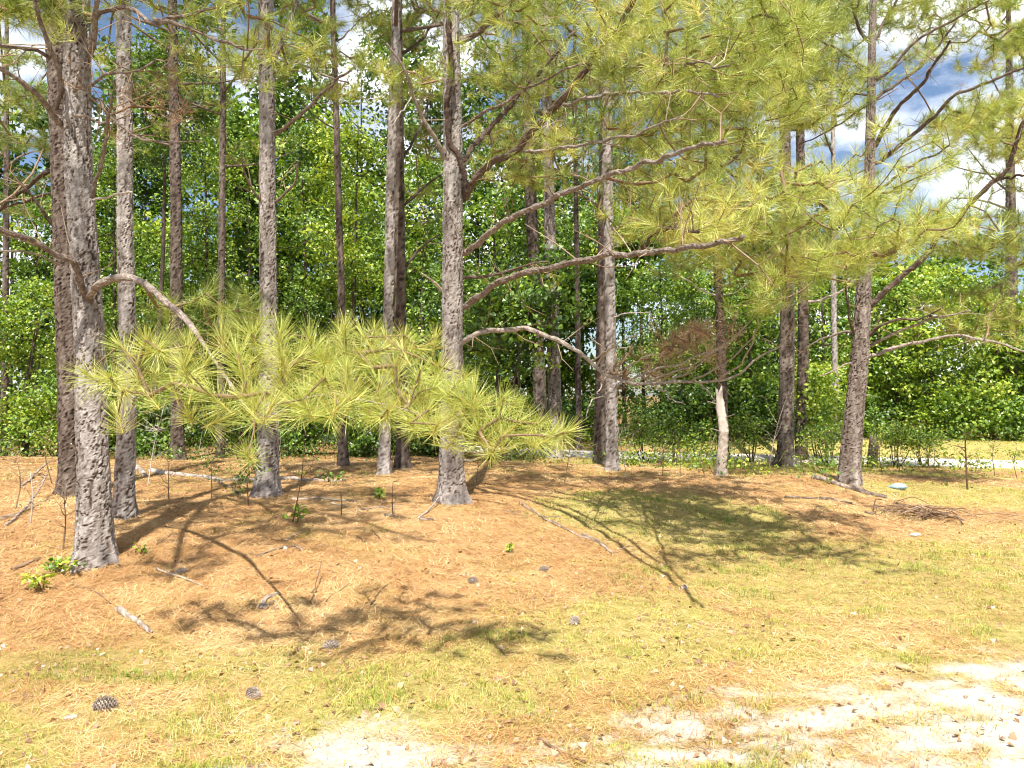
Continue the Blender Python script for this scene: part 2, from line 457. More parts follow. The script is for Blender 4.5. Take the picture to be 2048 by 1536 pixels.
# ------------------------------------------------------------------ pine trunks
def trunk_mesh(path, rad, res, mat, depth=0.018, seed=0, tint=0.0, origin=(0, 0, 0)):
    """path (n,3) from the base up, rad (n,): bark plates stand proud of the furrows between them"""
    res = res * 1.14
    L = np.concatenate([[0], np.cumsum(np.linalg.norm(np.diff(path, axis=0), axis=1))])
    # fine steps in the lower stem, long ones above the picture
    s = [0.0]
    while s[-1] < L[-1]:
        s.append(s[-1] + (res if s[-1] < 2.2 + 0.52 * path[0, 1] else res * 6))
    s = np.array(s[:-1] + [L[-1]])
    P = np.stack([np.interp(s, L, path[:, k]) for k in range(3)], -1)
    R = np.interp(s, L, rad)
    r0 = R[min(len(R) - 1, int(1.3 / res))]
    sides = int(np.clip(2 * np.pi * r0 / res, 12, 110))
    th = np.linspace(0, 2 * np.pi, sides, endpoint=False)
    TH, S = np.meshgrid(th, s)
    circ = 2 * np.pi * r0
    cu = max(6, int(round(circ / 0.030)))
    cv = 0.095
    u = TH / (2 * np.pi) * cu
    v = S / cv
    u = u + 1.1 * (fbm(u * 1.3, v * 1.3, 3, seed + 3) - 0.5)
    v = v + 1.6 * (fbm(u * 1.1 + 40, v * 1.1, 3, seed + 4) - 0.5)
    f1, f2, cid = np.full(u.shape, 9.0), np.full(u.shape, 9.0), np.zeros(u.shape)
    iu, iv = np.floor(u), np.floor(v)
    for du in (-1, 0, 1):
        for dv in (-1, 0, 1):
            a, b = iu + du, iv + dv
            aw = np.mod(a, cu)
            jx = a + 0.1 + 0.8 * hash2(aw, b, seed + 7); jy = b + 0.1 + 0.8 * hash2(aw, b, seed + 8)
            d = np.hypot(u - jx, v - jy)
            h = hash2(aw, b, seed + 9)
            closer = d < f1
            f2 = np.where(closer, f1, np.minimum(f2, d))
            cid = np.where(closer, h, cid)
            f1 = np.where(closer, d, f1)
    edge = f2 - f1
    shown = smooth(0.40, 0.58, fbm(u * 0.75 + 9, v * 0.6, 3, seed + 5))      # furrows open only here and there
    plate = 1 - (1 - smooth(0.04, 0.24, edge)) * (0.30 + 0.70 * shown)
    ro = fbm(u * 3, v * 3, 3, seed + 21)
    disp = depth * (plate * (0.7 + 0.45 * cid) - 0.75) + depth * 1.1 * (ro - 0.5)
    disp = disp + 0.05 * R[:, None] * (fbm(np.cos(TH) * 1.5 + 5, S * 1.2, 2, seed + 30) - 0.5) * 2
    rr = np.maximum(R[:, None] + disp * np.minimum(1, R[:, None] / 0.08), 0.004)
    roots = np.exp(-S / 0.16) * (0.035 + 0.13 * np.maximum(0, np.cos(TH * 4 + seed + 0.6 * np.sin(TH * 2 + seed))) ** 2) * (r0 / 0.17)
    rr = rr + roots
    V = np.stack([P[:, 0][:, None] + rr * np.cos(TH), P[:, 1][:, None] + rr * np.sin(TH), np.broadcast_to(P[:, 2][:, None], rr.shape)], -1)
    n = len(s)
    i, j = np.meshgrid(np.arange(n - 1), np.arange(sides), indexing="ij")
    k = (j + 1) % sides
    q = np.stack([i * sides + j, i * sides + k, (i + 1) * sides + k, (i + 1) * sides + j], -1).reshape(-1, 4)
    t = 0.06 + plate * (0.46 + 0.22 * cid) + 0.45 * (ro - 0.5) + 0.4 * (fbm(TH * 1.5, S * 1.3, 3, seed + 50) - 0.5) + tint
    mb = MB().add(V.reshape(-1, 3), None, q, t.ravel())
    return mb.mesh("trunk", mat, origin, flat=True)

def needle_strips(pos, axis, length, shoot, count, width, rng, two=False, droop=0.25, tint=0.5, spread=1.0):
    """pine needles of many tufts at once: pos (n,3) tips of the shoots, axis (n,3) their directions"""
    n = len(pos)
    idx = np.repeat(np.arange(n), count)
    m = len(idx)
    A = axis[idx]
    perp = unit(np.cross(A, rand_unit(m, rng)))
    back = rng.random(m) ** 0.8
    phi = np.radians((18 + 62 * back + rng.normal(0, 9, m)) * spread)
    D = unit(A * np.cos(phi)[:, None] + perp * np.sin(phi)[:, None])
    base = pos[idx] - A * (back * np.broadcast_to(shoot, (n,))[idx])[:, None]
    Ln = np.broadcast_to(length, (n,))[idx] * rng.uniform(0.75, 1.08, m)
    W = unit(np.cross(D, rand_unit(m, rng) + 0.8 * np.array(sun_dir))) * (np.broadcast_to(width, (n,))[idx] * 0.5)[:, None]
    tn = np.clip(np.broadcast_to(tint, (n,))[idx] + rng.normal(0, 0.13, m), 0, 0.96)
    g = np.array([0, 0, -1.0])
    tip = base + D * Ln[:, None] + g * (droop * Ln * 0.35)[:, None]
    if two:
        mid = base + D * (Ln * 0.55)[:, None] + g * (droop * Ln * 0.06)[:, None]
        V = np.stack([base - W * 0.8, base + W * 0.8, mid + W, mid - W, tip], 1).reshape(-1, 3)
        k = np.arange(m)[:, None] * 5
        tri = (k + np.array([[2, 3, 4]]))
        quad = k + np.array([[0, 1, 2, 3]])
        return V, tri, quad, np.repeat(tn, 5)
    V = np.stack([base - W, base + W, tip], 1).reshape(-1, 3)
    k = np.arange(m)[:, None] * 3
    return V, k + np.array([[0, 1, 2]]), None, np.repeat(tn, 3)

def in_poly(px, py, poly):
    poly = np.asarray(poly, float)
    inside = np.zeros(len(px), bool)
    j = len(poly) - 1
    for i in range(len(poly)):
        xi, yi, xj, yj = *poly[i], *poly[j]
        hit = ((yi > py) != (yj > py)) & (px < (xj - xi) * (py - yi) / (yj - yi + 1e-12) + xi)
        inside ^= hit
        j = i
    return inside

def fill_poly(poly, n, rng, gap=0.0, gscale=0.012, seed=0):
    """n points in a polygon of photo pixels, thinned out by noise so that the foliage clumps"""
    poly = np.asarray(poly, float)
    lo, hi = poly.min(0), poly.max(0)
    out = []
    while sum(map(len, out)) < n:
        p = lo + rng.random((n * 3, 2)) * (hi - lo)
        keep = in_poly(p[:, 0], p[:, 1], poly)
        if gap:
            keep &= fbm(p[:, 0] * gscale, p[:, 1] * gscale, 3, seed + 77) > gap * (0.75 + 0.5 * rng.random(len(p)))
        out.append(p[keep])
    return np.concatenate(out)[:n]

def grow_twigs(nodes0, targets, rng, along=0.25):
    """joins every target point to the nearest wood, nearest first; returns parent index of each target (index into nodes0 + targets)"""
    nodes0, targets = np.asarray(nodes0, float), np.asarray(targets, float)
    n0, n = len(nodes0), len(targets)
    d = np.full(n, np.inf); par = np.zeros(n, int); cost = np.zeros(n)
    for a in range(0, n0, 256):
        D = np.linalg.norm(targets[:, None, :] - nodes0[None, a:a + 256, :], axis=2)
        b = D.argmin(1); dm = D[np.arange(n), b]
        up = dm < d
        d = np.where(up, dm, d); par = np.where(up, b + a, par)
    done = np.zeros(n, bool)
    order = []
    key = d.copy()
    for _ in range(n):
        i = int(np.argmin(np.where(done, np.inf, key)))
        done[i] = True
        cost[i] = key[i] if par[i] < n0 else key[i]
        order.append(i)
        dd = np.linalg.norm(targets - targets[i], axis=1) + along * key[i]
        up = (~done) & (dd < key)
        key = np.where(up, dd, key); par = np.where(up, n0 + i, par)
    return par, order

def twig_tubes(mb, nodes0, targets, par, order, rng, r_tip=0.003, r_pow=0.42, r_max=0.02, sides=4, tint=0.45, sag=0.06):
    n0 = len(nodes0)
    allp = np.concatenate([nodes0, targets])
    w = np.ones(len(targets))
    for i in reversed(order):
        if par[i] >= n0:
            w[par[i] - n0] += w[i]
    for i in order:
        a, b = allp[par[i]], targets[i]
        Lg = np.linalg.norm(b - a)
        r1 = min(r_max, r_tip * w[i] ** r_pow)
        r0 = min(r_max * 1.15, r1 * 1.25)
        if Lg > 0.25:
            t = np.linspace(0, 1, 4)[:, None]
            bend = rng.normal(0, 0.05, 3) * Lg + np.array([0, 0, -sag * Lg])
            P = a * (1 - t) + b * t + bend * (4 * t * (1 - t))
            tube(mb, P, np.linspace(r0, r1, 4), sides, tint=tint, cap=False)
        else:
            tube(mb, np.stack([a, b]), [r0, r1], sides, tint=tint, cap=False)
    axis = np.zeros_like(targets)
    for i in order:
        axis[i] = targets[i] - allp[par[i]]
    return unit(axis), w

TREES = {}
def limb_points(pix, d0, d1, bulge=0.0):
    pix = np.asarray(pix, float)
    s = np.concatenate([[0], np.cumsum(np.linalg.norm(np.diff(pix, axis=0), axis=1))])
    t = s / s[-1]
    return at(pix[:, 0], pix[:, 1], d0 + (d1 - d0) * t + bulge * np.sin(np.pi * t))

def pine(key, pix, label, height=16.0, res=0.024, mat="bark", depth=0.016, tint=0.0, crown_from=7.5, crown_n=420, group="tall pines standing in the straw", base_d=None, limb_n=15, needle_w=0.0055, crown_r=2.5, crown_tint=0.42):
    """pix: list of (x, y, width) of the stem in the photo from the base up"""
    rng = np.random.default_rng(sum(map(ord, key)) * 31)
    pix = np.asarray(pix, float)
    g = on_ground(pix[0, 0], pix[0, 1])
    d = g[1] if base_d is None else base_d
    P = at(pix[:, 0], pix[:, 1], np.full(len(pix), d))
    R = 0.94 * pix[:, 2] * d / F_PX / 2
    if base_d is not None:
        P[0, 2] = float(H(P[0, 0], d))
    P[0, 2] = float(H(P[0, 0], P[0, 1])) - 0.06
    # on up beyond the picture
    slope = (P[-1] - P[-2]) / max(P[-1, 2] - P[-2, 2], 0.1)
    zt = max(height, P[-1, 2] + 1.5)
    top = P[-1] + slope * 0.5 * (zt - P[-1, 2]); top[2] = zt
    mid = (P[-1] + top) / 2
    P = np.concatenate([P, [mid, top]]); R = np.concatenate([R, [R[-1] * 0.62, 0.02]])
    path = resample(P, 0.15)
    Ls = np.concatenate([[0], np.cumsum(np.linalg.norm(np.diff(P, axis=0), axis=1))])
    Lp = np.concatenate([[0], np.cumsum(np.linalg.norm(np.diff(path, axis=0), axis=1))])
    rad = np.interp(Lp / Lp[-1], Ls / Ls[-1], R)
    base = path[0] + np.array([0, 0, 0.06])
    root = thing("pine_tree", label, "pine tree", base, group)
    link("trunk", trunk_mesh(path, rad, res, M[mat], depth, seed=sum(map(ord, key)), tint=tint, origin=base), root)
    t = dict(root=root, base=base, path=path, rad=rad, d=d, rng=rng, tufts=[], limb_nodes=[], w=needle_w, tint=crown_tint)
    TREES[key] = t
    # the crown above: limbs in whorls, mostly above the picture
    if crown_n:
        tg, nd = [], []
        for k in range(limb_n):
            z = crown_from + (zt - crown_from - 0.6) * (k + rng.random()) / limb_n
            c = np.array([np.interp(z, path[:, 2], path[:, q]) for q in range(3)])
            a = rng.uniform(0, 2 * np.pi)
            Lb = crown_r * (1.05 - 0.75 * (z - crown_from) / (zt - crown_from)) * rng.uniform(0.7, 1.2)
            dirv = np.array([math.cos(a), math.sin(a), 0.0])
            pts = np.stack([c, c + dirv * Lb * 0.5 + [0, 0, 0.16 * Lb], c + dirv * Lb + [0, 0, 0.42 * Lb]])
            pts = resample(pts, 0.2)
            mbb = MB(); tube(mbb, pts, np.linspace(0.035, 0.012, len(pts)), 6, 0.08, tint=0.4, rng=rng)
            link("branch", mbb.mesh("branch", M["limb"], base), root)
            nd.append(pts)
            m = max(4, crown_n // limb_n)
            k3 = max(1, m // 13)
            cc = pts[rng.integers(len(pts) // 3, len(pts), k3)] + rng.normal(0, 0.35, (k3, 3)) * [1, 1, 0.35]
            tg.append(sprays(cc, np.repeat(dirv[None], k3, 0), 13, rng, 0.55)[0])
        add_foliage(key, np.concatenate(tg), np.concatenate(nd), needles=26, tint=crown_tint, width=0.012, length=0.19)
    return t

def add_foliage(key, targets, nodes0, needles=60, length=0.165, tint=0.45, width=None, sides=3, r_max=0.016, up=0.55, tint_sd=0.12, dead=False):
    t = TREES[key]
    rng = t["rng"]
    par, order = grow_twigs(nodes0, targets, rng)
    if "twig_mb" not in t:
        t["twig_mb"], t["needle_mb"], t["dead_mb"] = MB(), MB(), MB()
    ax, w = twig_tubes(t["twig_mb"], nodes0, targets, par, order, rng, r_max=r_max, sides=sides)
    ax = unit(ax * 0.6 + rand_unit(len(ax), rng) * 0.45 + np.array([0, 0, up]))
    ln = length * rng.uniform(0.8, 1.15, len(ax))
    V, T, Q, a = needle_strips(targets + ax * 0.05, ax, ln, 0.16, needles, t["w"] if width is None else width, rng, tint=np.asarray(tint) + rng.normal(0, tint_sd * 1.25, len(ax)))
    (t["dead_mb"] if dead else t["needle_mb"]).add(V, T, Q, a)

def limb(key, pix, w0, w1, dd, bulge=0.0, name="branch", mat="limb", label=None, tint=0.45, rough=0.11, snap=True):
    """a limb traced in the photo; dd = metres its end comes towards (-) or goes away from (+) the camera"""
    t = TREES[key]
    P = limb_points(pix, t["d"], t["d"] + dd, bulge)
    if snap:    # starts inside the stem
        c = np.array([np.interp(P[0, 2], t["path"][:, 2], t["path"][:, q]) for q in range(3)])
        P = np.concatenate([[c * 0.75 + P[0] * 0.25], P[0:]])
    P = resample(P, 0.045)
    ph = t["rng"].uniform(0, 50)
    amp = np.minimum(np.arange(len(P)) / 6.0, 1)[:, None]
    for q in range(3):
        P[:, q] += 0.07 * amp[:, 0] * (fbm(np.arange(len(P)) * 0.16 + ph, np.full(len(P), q * 7.0), 3, 2) - 0.5)
    r = 0.84 * np.linspace(w0, w1, len(P)) * t["d"] / F_PX / 2
    r = r * (1 + 0.22 * (fbm(np.arange(len(P)) * 0.5 + ph, np.zeros(len(P)), 2, 6) - 0.5))
    if w0 >= 7 and mat == "limb":
        if "twig_mb" not in t:
            t["twig_mb"], t["needle_mb"], t["dead_mb"] = MB(), MB(), MB()
        for _ in range(int(len(P) * 0.14) + 2):
            i = t["rng"].integers(3, len(P)); L = t["rng"].uniform(0.15, 0.55)
            dv = unit(t["rng"].normal(size=3) + np.array([0, 0, 0.25]) + (P[i] - P[i - 2]) / 0.12 * 0.6)
            m_ = P[i] + dv * L * 0.55 + t["rng"].normal(0, 0.03, 3)
            tube(t["twig_mb"], np.stack([P[i], m_, P[i] + dv * L + t["rng"].normal(0, 0.05, 3)]), [0.006, 0.0045, 0.002], 4, tint=t["rng"].uniform(0.3, 0.9), cap=False)
            tube(t["twig_mb"], np.stack([m_, m_ + unit(dv + t["rng"].normal(0, 0.6, 3)) * L * 0.5]), [0.004, 0.0015], 4, tint=0.6, cap=False)
    mbb = MB()
    tube(mbb, P, r, 9, rough, tint=tint + 0.25 * (fbm(np.arange(len(P) * 9 + 2) * 0.13, np.zeros(len(P) * 9 + 2), 2, 4) - 0.5), rng=t["rng"])
    o = link(name, mbb.mesh(name, M[mat], t["base"], flat=True), t["root"])
    if label:
        o["label"] = label
    t["limb_nodes"].append(P[len(P) // 4:])
    return P

def sprays(c, outward, per, r, size=0.5):
    """flat sprays of shoots round the points c, lying along the outward direction"""
    m = len(c)
    o = outward * [1, 1, 0]
    o = unit(unit(o) + r.normal(0, 0.45, (m, 3)) * [1, 1, 0.0])
    side = np.cross(o, [0, 0, 1.0])
    o = unit(o + np.array([0, 0, 1.0]) * r.normal(0.22, 0.15, (m, 1)))
    i = np.repeat(np.arange(m), per)
    u, v = r.uniform(-1, 1, len(i)), r.normal(0, 0.5, len(i))
    sz = size * r.uniform(0.6, 1.4, m)[i]
    pts = c[i] + o[i] * (u * sz)[:, None] + side[i] * (v * sz * (0.9 - 0.45 * u))[:, None] + r.normal(0, 0.05, (len(i), 3))
    pts[:, 2] += 0.10 * np.abs(u) * sz
    return pts, np.repeat(r.normal(0, 0.11, m), per)

def foliage(key, poly, n, d0, d1, gap=0.42, seed=0, per=13, size=0.5, **kw):
    t = TREES[key]
    r = t["rng"]
    m = max(2, n // per)
    p = fill_poly(poly, m, r, gap, seed=seed)
    c = at(p[:, 0], p[:, 1], r.uniform(d0, d1, m))
    tg, tn = sprays(c, c - t["path"][0], per, r, size)
    kw["tint"] = kw.get("tint", 0.45) + tn
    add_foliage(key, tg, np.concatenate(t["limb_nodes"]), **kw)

def finish_pines():
    for t in TREES.values():
        if "twig_mb" not in t:
            continue
        if t["twig_mb"].n:
            link("twigs", t["twig_mb"].mesh("twigs", M["twig"], t["base"]), t["root"])["kind"] = "stuff"
        if t["needle_mb"].n:
            link("crown", t["needle_mb"].mesh("crown", M["needle"], t["base"], flat=True), t["root"])
        if t["dead_mb"].n:
            o = link("dead_needles", t["dead_mb"].mesh("dead_needles", M["needle_dead"], t["base"], flat=True), t["root"])
            o["kind"] = "stuff"; o["label"] = "rust brown dead needles"

# the stems, nearest first
pine("near", [(191, 1118, 88), (190, 1085, 74), (188, 1000, 67), (184, 860, 62), (180, 700, 57), (169, 520, 54), (157, 330, 52), (154, 160, 52), (155, 0, 48)],
     "near pine with thick plated grey trunk and arching low limb, closest of all", res=0.012, depth=0.014, tint=0.05, crown_from=6.6, crown_n=420, limb_n=16, needle_w=0.005)
pine("slim", [(249, 1034, 46), (248, 1000, 42), (252, 880, 38), (256, 700, 34), (251, 500, 32), (250, 300, 31), (247, 0, 28)],
     "slim pale grey pine just right of the near thick trunk", res=0.0155, depth=0.011, tint=0.12, crown_from=8, crown_n=380)
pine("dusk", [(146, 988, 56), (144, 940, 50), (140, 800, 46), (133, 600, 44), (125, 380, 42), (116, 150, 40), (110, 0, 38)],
     "darker pine half hidden close behind the near thick trunk", res=0.020, mat="bark_brown", depth=0.014, tint=-0.12, crown_from=8.5, crown_n=420)  # the shade on this trunk is put into its darker bark tint
pine("upright", [(533, 993, 56), (534, 960, 46), (537, 840, 41), (537, 620, 36), (535, 400, 34), (534, 200, 33), (532, 0, 32)],
     "straight grey pine whose lower trunk is crossed by the long needled bough", res=0.017, depth=0.011, tint=0.08, crown_from=8.5, crown_n=420)
pine("middle", [(904, 1008, 70), (904, 980, 57), (903, 900, 50), (904, 760, 46), (905, 560, 44), (906, 380, 42), (905, 200, 39), (902, 0, 34)],
     "big forking limbed pine in the middle with long limbs sweeping to the right", res=0.0155, depth=0.010, tint=0.08, crown_from=8.0, crown_n=520, limb_n=16)
pine("leaning", [(1696, 970, 54), (1699, 945, 46), (1706, 850, 40), (1719, 720, 36), (1727, 590, 31), (1736, 420, 24), (1741, 250, 19), (1744, 90, 15), (1746, 0, 13)],
     "rough barked pine leaning slightly right beside the fallen log", res=0.017, depth=0.014, mat="bark_brown", tint=0.08, crown_from=8.6, crown_n=320, height=12)
pine("pale", [(768, 948, 30), (769, 900, 25), (772, 760, 22), (778, 560, 21), (781, 400, 20), (786, 200, 19), (793, 0, 18)],
     "slender pale pine close left of a dark trunk, left of the big limbed pine", res=0.029, depth=0.010, tint=0.16)
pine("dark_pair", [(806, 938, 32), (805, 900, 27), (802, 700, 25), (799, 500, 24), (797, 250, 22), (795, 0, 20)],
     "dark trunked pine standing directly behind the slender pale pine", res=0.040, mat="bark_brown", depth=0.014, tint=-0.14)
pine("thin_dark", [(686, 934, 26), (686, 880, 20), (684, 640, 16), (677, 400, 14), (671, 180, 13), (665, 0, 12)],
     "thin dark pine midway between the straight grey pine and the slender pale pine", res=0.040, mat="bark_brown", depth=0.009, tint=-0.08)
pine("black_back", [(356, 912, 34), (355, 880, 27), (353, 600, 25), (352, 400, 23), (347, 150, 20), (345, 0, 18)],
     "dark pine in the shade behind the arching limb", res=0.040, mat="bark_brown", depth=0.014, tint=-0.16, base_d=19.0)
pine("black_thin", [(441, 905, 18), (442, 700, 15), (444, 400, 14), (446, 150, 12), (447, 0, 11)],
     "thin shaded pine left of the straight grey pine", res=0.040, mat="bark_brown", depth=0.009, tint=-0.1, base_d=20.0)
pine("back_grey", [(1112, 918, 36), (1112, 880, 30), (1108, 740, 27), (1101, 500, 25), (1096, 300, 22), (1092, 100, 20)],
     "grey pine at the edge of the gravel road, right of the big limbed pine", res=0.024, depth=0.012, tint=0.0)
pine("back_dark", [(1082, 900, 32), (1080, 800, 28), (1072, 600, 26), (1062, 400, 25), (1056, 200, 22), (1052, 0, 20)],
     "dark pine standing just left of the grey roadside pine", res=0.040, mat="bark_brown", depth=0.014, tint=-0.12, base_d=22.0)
pine("twin_front", [(1225, 940, 32), (1224, 900, 26), (1222, 760, 25), (1219, 560, 24), (1216, 400, 23), (1214, 180, 21), (1212, 0, 19)],
     "lit front trunk of the close pair of pines under the dead twiggy limb", res=0.029, depth=0.011, tint=0.08)
pine("twin_back", [(1199, 932, 30), (1200, 880, 26), (1204, 640, 24), (1207, 420, 22), (1208, 200, 20)],
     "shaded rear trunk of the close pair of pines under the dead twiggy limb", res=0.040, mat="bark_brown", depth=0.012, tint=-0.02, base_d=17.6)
pine("behind_snag", [(1446, 925, 24), (1445, 800, 21), (1440, 640, 19), (1434, 500, 17), (1430, 300, 15), (1428, 120, 12)],
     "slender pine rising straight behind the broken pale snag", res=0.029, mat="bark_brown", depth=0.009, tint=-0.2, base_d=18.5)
pine("pair_left", [(1570, 932, 42), (1571, 900, 34), (1573, 760, 31), (1575, 640, 29), (1574, 520, 27), (1570, 300, 23), (1567, 100, 19)],
     "nearer trunk of the pair of brown pines left of the leaning pine", res=0.029, mat="bark_brown", depth=0.013, tint=0.05)
pine("pair_right", [(1603, 925, 28), (1603, 860, 24), (1606, 720, 22), (1606, 600, 21), (1604, 480, 20), (1600, 250, 17)],
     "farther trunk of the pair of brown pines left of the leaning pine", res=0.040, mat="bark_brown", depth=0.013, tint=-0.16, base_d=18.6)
pine("edge_right", [(2026, 900, 28), (2025, 760, 25), (2023, 560, 22), (2021, 400, 19), (2019, 200, 15)],
     "dark pine among bushes at the right edge beyond the road", res=0.040, mat="bark_brown", depth=0.012, tint=-0.08, base_d=23.5)
pine("edge_left", [(8, 880, 15), (10, 700, 13), (12, 480, 12), (13, 330, 11), (13, 150, 9)],
     "thin dark pine at the far left edge behind bushes", res=0.040, mat="bark_brown", depth=0.008, tint=-0.1, base_d=19.0)
pine("pale_far", [(1672, 900, 17), (1671, 800, 14), (1669, 700, 12), (1667, 560, 11), (1666, 300, 9)],
     "thin pale pine seen in the gap left of the leaning pine", res=0.040, depth=0.008, tint=0.18, base_d=23.0)
pine("road_thin", [(1157, 918, 14), (1157, 800, 12), (1155, 600, 11), (1152, 400, 10), (1150, 200, 9)],
     "thin dark pine by the road between the grey pine and the close pair", res=0.040, mat="bark_brown", depth=0.008, tint=-0.1, base_d=21.6)

# ---- limbs of the near pine
limb("near", [(137, 260), (109, 232), (75, 195), (34, 164), (0, 143), (-50, 118)], 15, 8, -0.8)
limb("near", [(113, 222), (120, 185), (113, 147), (103, 103), (85, 51), (68, 0), (55, -50)], 14, 7, -0.7)
limb("near", [(99, 116), (79, 103), (44, 96), (0, 92), (-60, 80)], 9, 4, -1.0, snap=False)
limb("near", [(116, 195), (154, 174), (191, 164), (205, 150), (239, 150), (291, 140), (308, 116)], 9, 3, -0.7)
limb("near", [(178, 120), (181, 99), (185, 68), (191, 27), (198, 0), (206, -60)], 16, 9, -0.5)
limb("near", [(190, 40), (198, 24), (232, 14), (267, 20), (308, 38), (342, 44), (393, 62), (438, 82), (500, 100)], 12, 5, -0.6)
limb("near", [(308, 38), (321, 41), (376, 31), (427, 14), (468, 0), (520, -20)], 10, 4, -0.4, snap=False)
limb("near", [(133, 232), (165, 236), (205, 243)], 7, 4, -0.5, mat="deadwood")
limb("near", [(200, 200), (212, 219), (239, 246), (267, 270), (308, 280), (359, 284), (403, 290)], 7, 2.5, -0.9)
limb("near", [(178, 400), (198, 342), (205, 291), (215, 232), (222, 190)], 11, 6, -0.45)
limb("near", [(185, 400), (222, 394), (263, 386)], 6, 3.5, -0.5, mat="deadwood", tint=0.7)
limb("near", [(186, 637), (178, 603), (161, 575), (144, 525), (109, 506), (79, 485), (34, 468), (0, 461), (-60, 452)], 18, 10, -0.9, tint=0.4)
limb("near", [(120, 530), (70, 508), (0, 505), (-50, 500)], 5, 3, -0.7, mat="deadwood", snap=False)
limb("near", [(162, 895), (150, 902), (138, 892)], 6, 3, -0.2, mat="deadwood", tint=0.8)
foliage("near", [(-60, -60), (105, -60), (112, 70), (60, 90), (-60, 70)], 90, 6.3, 7.2, gap=0.3, tint=0.5)
foliage("near", [(420, 60), (470, 40), (560, 60), (610, 100), (590, 160), (520, 165), (450, 130)], 60, 6.2, 6.9, gap=0, tint=0.62)
foliage("near", [(205, -40), (420, -40), (410, 20), (330, 40), (280, 120), (225, 140)], 60, 6.2, 7.2, gap=0.3, tint=0.5, needles=30)
foliage("near", [(190, 170), (330, 130), (400, 180), (390, 270), (300, 260), (220, 230)], 22, 6.2, 7.2, gap=0.2, tint=0.45, dead=True, needles=22)

for zz, ex, ey, L in ((4.95, 0.22, -1.0, 3.3), (5.5, 0.9, -0.8, 3.3), (6.3, 0.55, -1.0, 3.0), (7.0, 1.0, -0.35, 2.9), (6.0, -0.2, -1.0, 2.6), (5.9, 1.0, -0.1, 2.4)):  # unseen limbs added above the view to cast dappled shade on the ground
    tt = TREES["near"]
    c0 = np.array([np.interp(zz, tt["path"][:, 2], tt["path"][:, q]) for q in range(3)])
    dv = unit(np.array([ex, ey, 0.0]))
    PP = resample(np.stack([c0, c0 + dv * L * 0.5 + [0, 0, 0.35], c0 + dv * L + [0.1, 0, 0.45]]), 0.1)
    mbb = MB(); tube(mbb, PP, np.linspace(0.045, 0.018, len(PP)), 8, 0.08, tint=0.4, rng=tt["rng"])
    link("branch", mbb.mesh("branch", M["limb"], tt["base"]), tt["root"])
    cc = PP[tt["rng"].integers(len(PP) // 2, len(PP), 8)] + tt["rng"].normal(0, 0.3, (8, 3)) * [1, 1, 0.3]
    add_foliage("near", sprays(cc, np.repeat(dv[None], 8, 0), 10, tt["rng"], 0.5)[0], PP[4:], needles=50, tint=0.5)

# ---- limbs of the dark pine behind and of the straight grey one
limb("dusk", [(118, 330), (96, 345), (60, 370), (20, 400), (-20, 440)], 12, 6, 0.6, tint=0.15)
limb("dusk", [(120, 470), (90, 430), (60, 390), (35, 355)], 9, 5, -0.4, tint=0.2)
limb("dusk", [(115, 380), (70, 395), (20, 410), (-30, 425)], 8, 4, 0.8, tint=0.15)
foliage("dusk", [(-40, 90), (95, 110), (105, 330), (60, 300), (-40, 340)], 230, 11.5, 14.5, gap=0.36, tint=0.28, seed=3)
limb("upright", [(554, 267), (598, 232), (632, 198), (670, 161), (700, 140)], 10, 5, -0.7)
limb("upright", [(547, 410), (581, 373), (592, 345), (597, 322)], 8, 3, -0.4)
limb("upright", [(528, 412), (505, 380), (490, 340), (478, 305)], 7, 2.5, -0.5)
limb("upright", [(545, 120), (557, 103), (574, 62), (595, 7), (605, -40)], 13, 7, 0.5)
limb("upright", [(552, 145), (590, 125), (650, 150), (700, 168)], 6, 3, -0.6)
foliage("upright", [(560, 110), (640, 105), (720, 95), (760, 150), (720, 195), (660, 180), (600, 170)], 80, 10.2, 11.6, gap=0.25, tint=0.52, seed=5)
foliage("upright", [(420, 90), (540, 30), (640, -20), (660, 60), (560, 110), (470, 130)], 70, 10.6, 12.4, gap=0.3, tint=0.45, seed=6)

# ---- limbs of the big middle pine
a1 = limb("middle", [(926, 508), (988, 461), (1056, 420), (1124, 386), (1210, 355), (1306, 321), (1380, 297), (1450, 290)], 15, 5, -4.2, tint=0.55)
limb("middle", [(933, 393), (953, 349), (981, 325), (1025, 304), (1056, 270), (1100, 226), (1138, 181), (1172, 137), (1207, 85), (1230, 61), (1258, 17), (1280, -40)], 19, 9, -2.6, tint=0.3)
limb("middle", [(1172, 140), (1240, 133), (1300, 129), (1380, 124), (1450, 140)], 8, 3, -3.4, snap=False)
limb("middle", [(1110, 216), (1176, 195), (1227, 186), (1310, 186), (1380, 184), (1440, 190)], 9, 3, -3.2, snap=False, tint=0.6)
limb("middle", [(1035, 300), (1090, 302), (1193, 284), (1296, 260), (1364, 236)], 8, 3, -3.0, snap=False, tint=0.65)
limb("middle", [(926, 325), (946, 297), (988, 250), (1022, 205), (1053, 171), (1090, 130), (1124, 92), (1150, 60)], 14, 8, 0.8, tint=0.3)
limb("middle", [(926, 253), (970, 226), (1022, 195), (1073, 167), (1141, 133), (1172, 126)], 9, 4, -0.9)
limb("middle", [(899, 332), (871, 284), (844, 236), (827, 191), (810, 147), (793, 113), (775, 90)], 11, 5, -0.8, tint=0.6)
limb("middle", [(826, 190), (805, 220), (778, 255)], 4, 2, -0.8, snap=False, tint=0.7)
limb("middle", [(933, 393), (919, 318), (902, 284), (896, 222), (902, 147), (900, 60), (899, 0), (897, -60)], 14, 12, -0.55, tint=0.2)
limb("middle", [(928, 613), (971, 579), (1022, 551), (1073, 538), (1158, 524), (1227, 510), (1330, 500), (1420, 488), (1490, 470)], 16, 6, -4.6, tint=0.5)
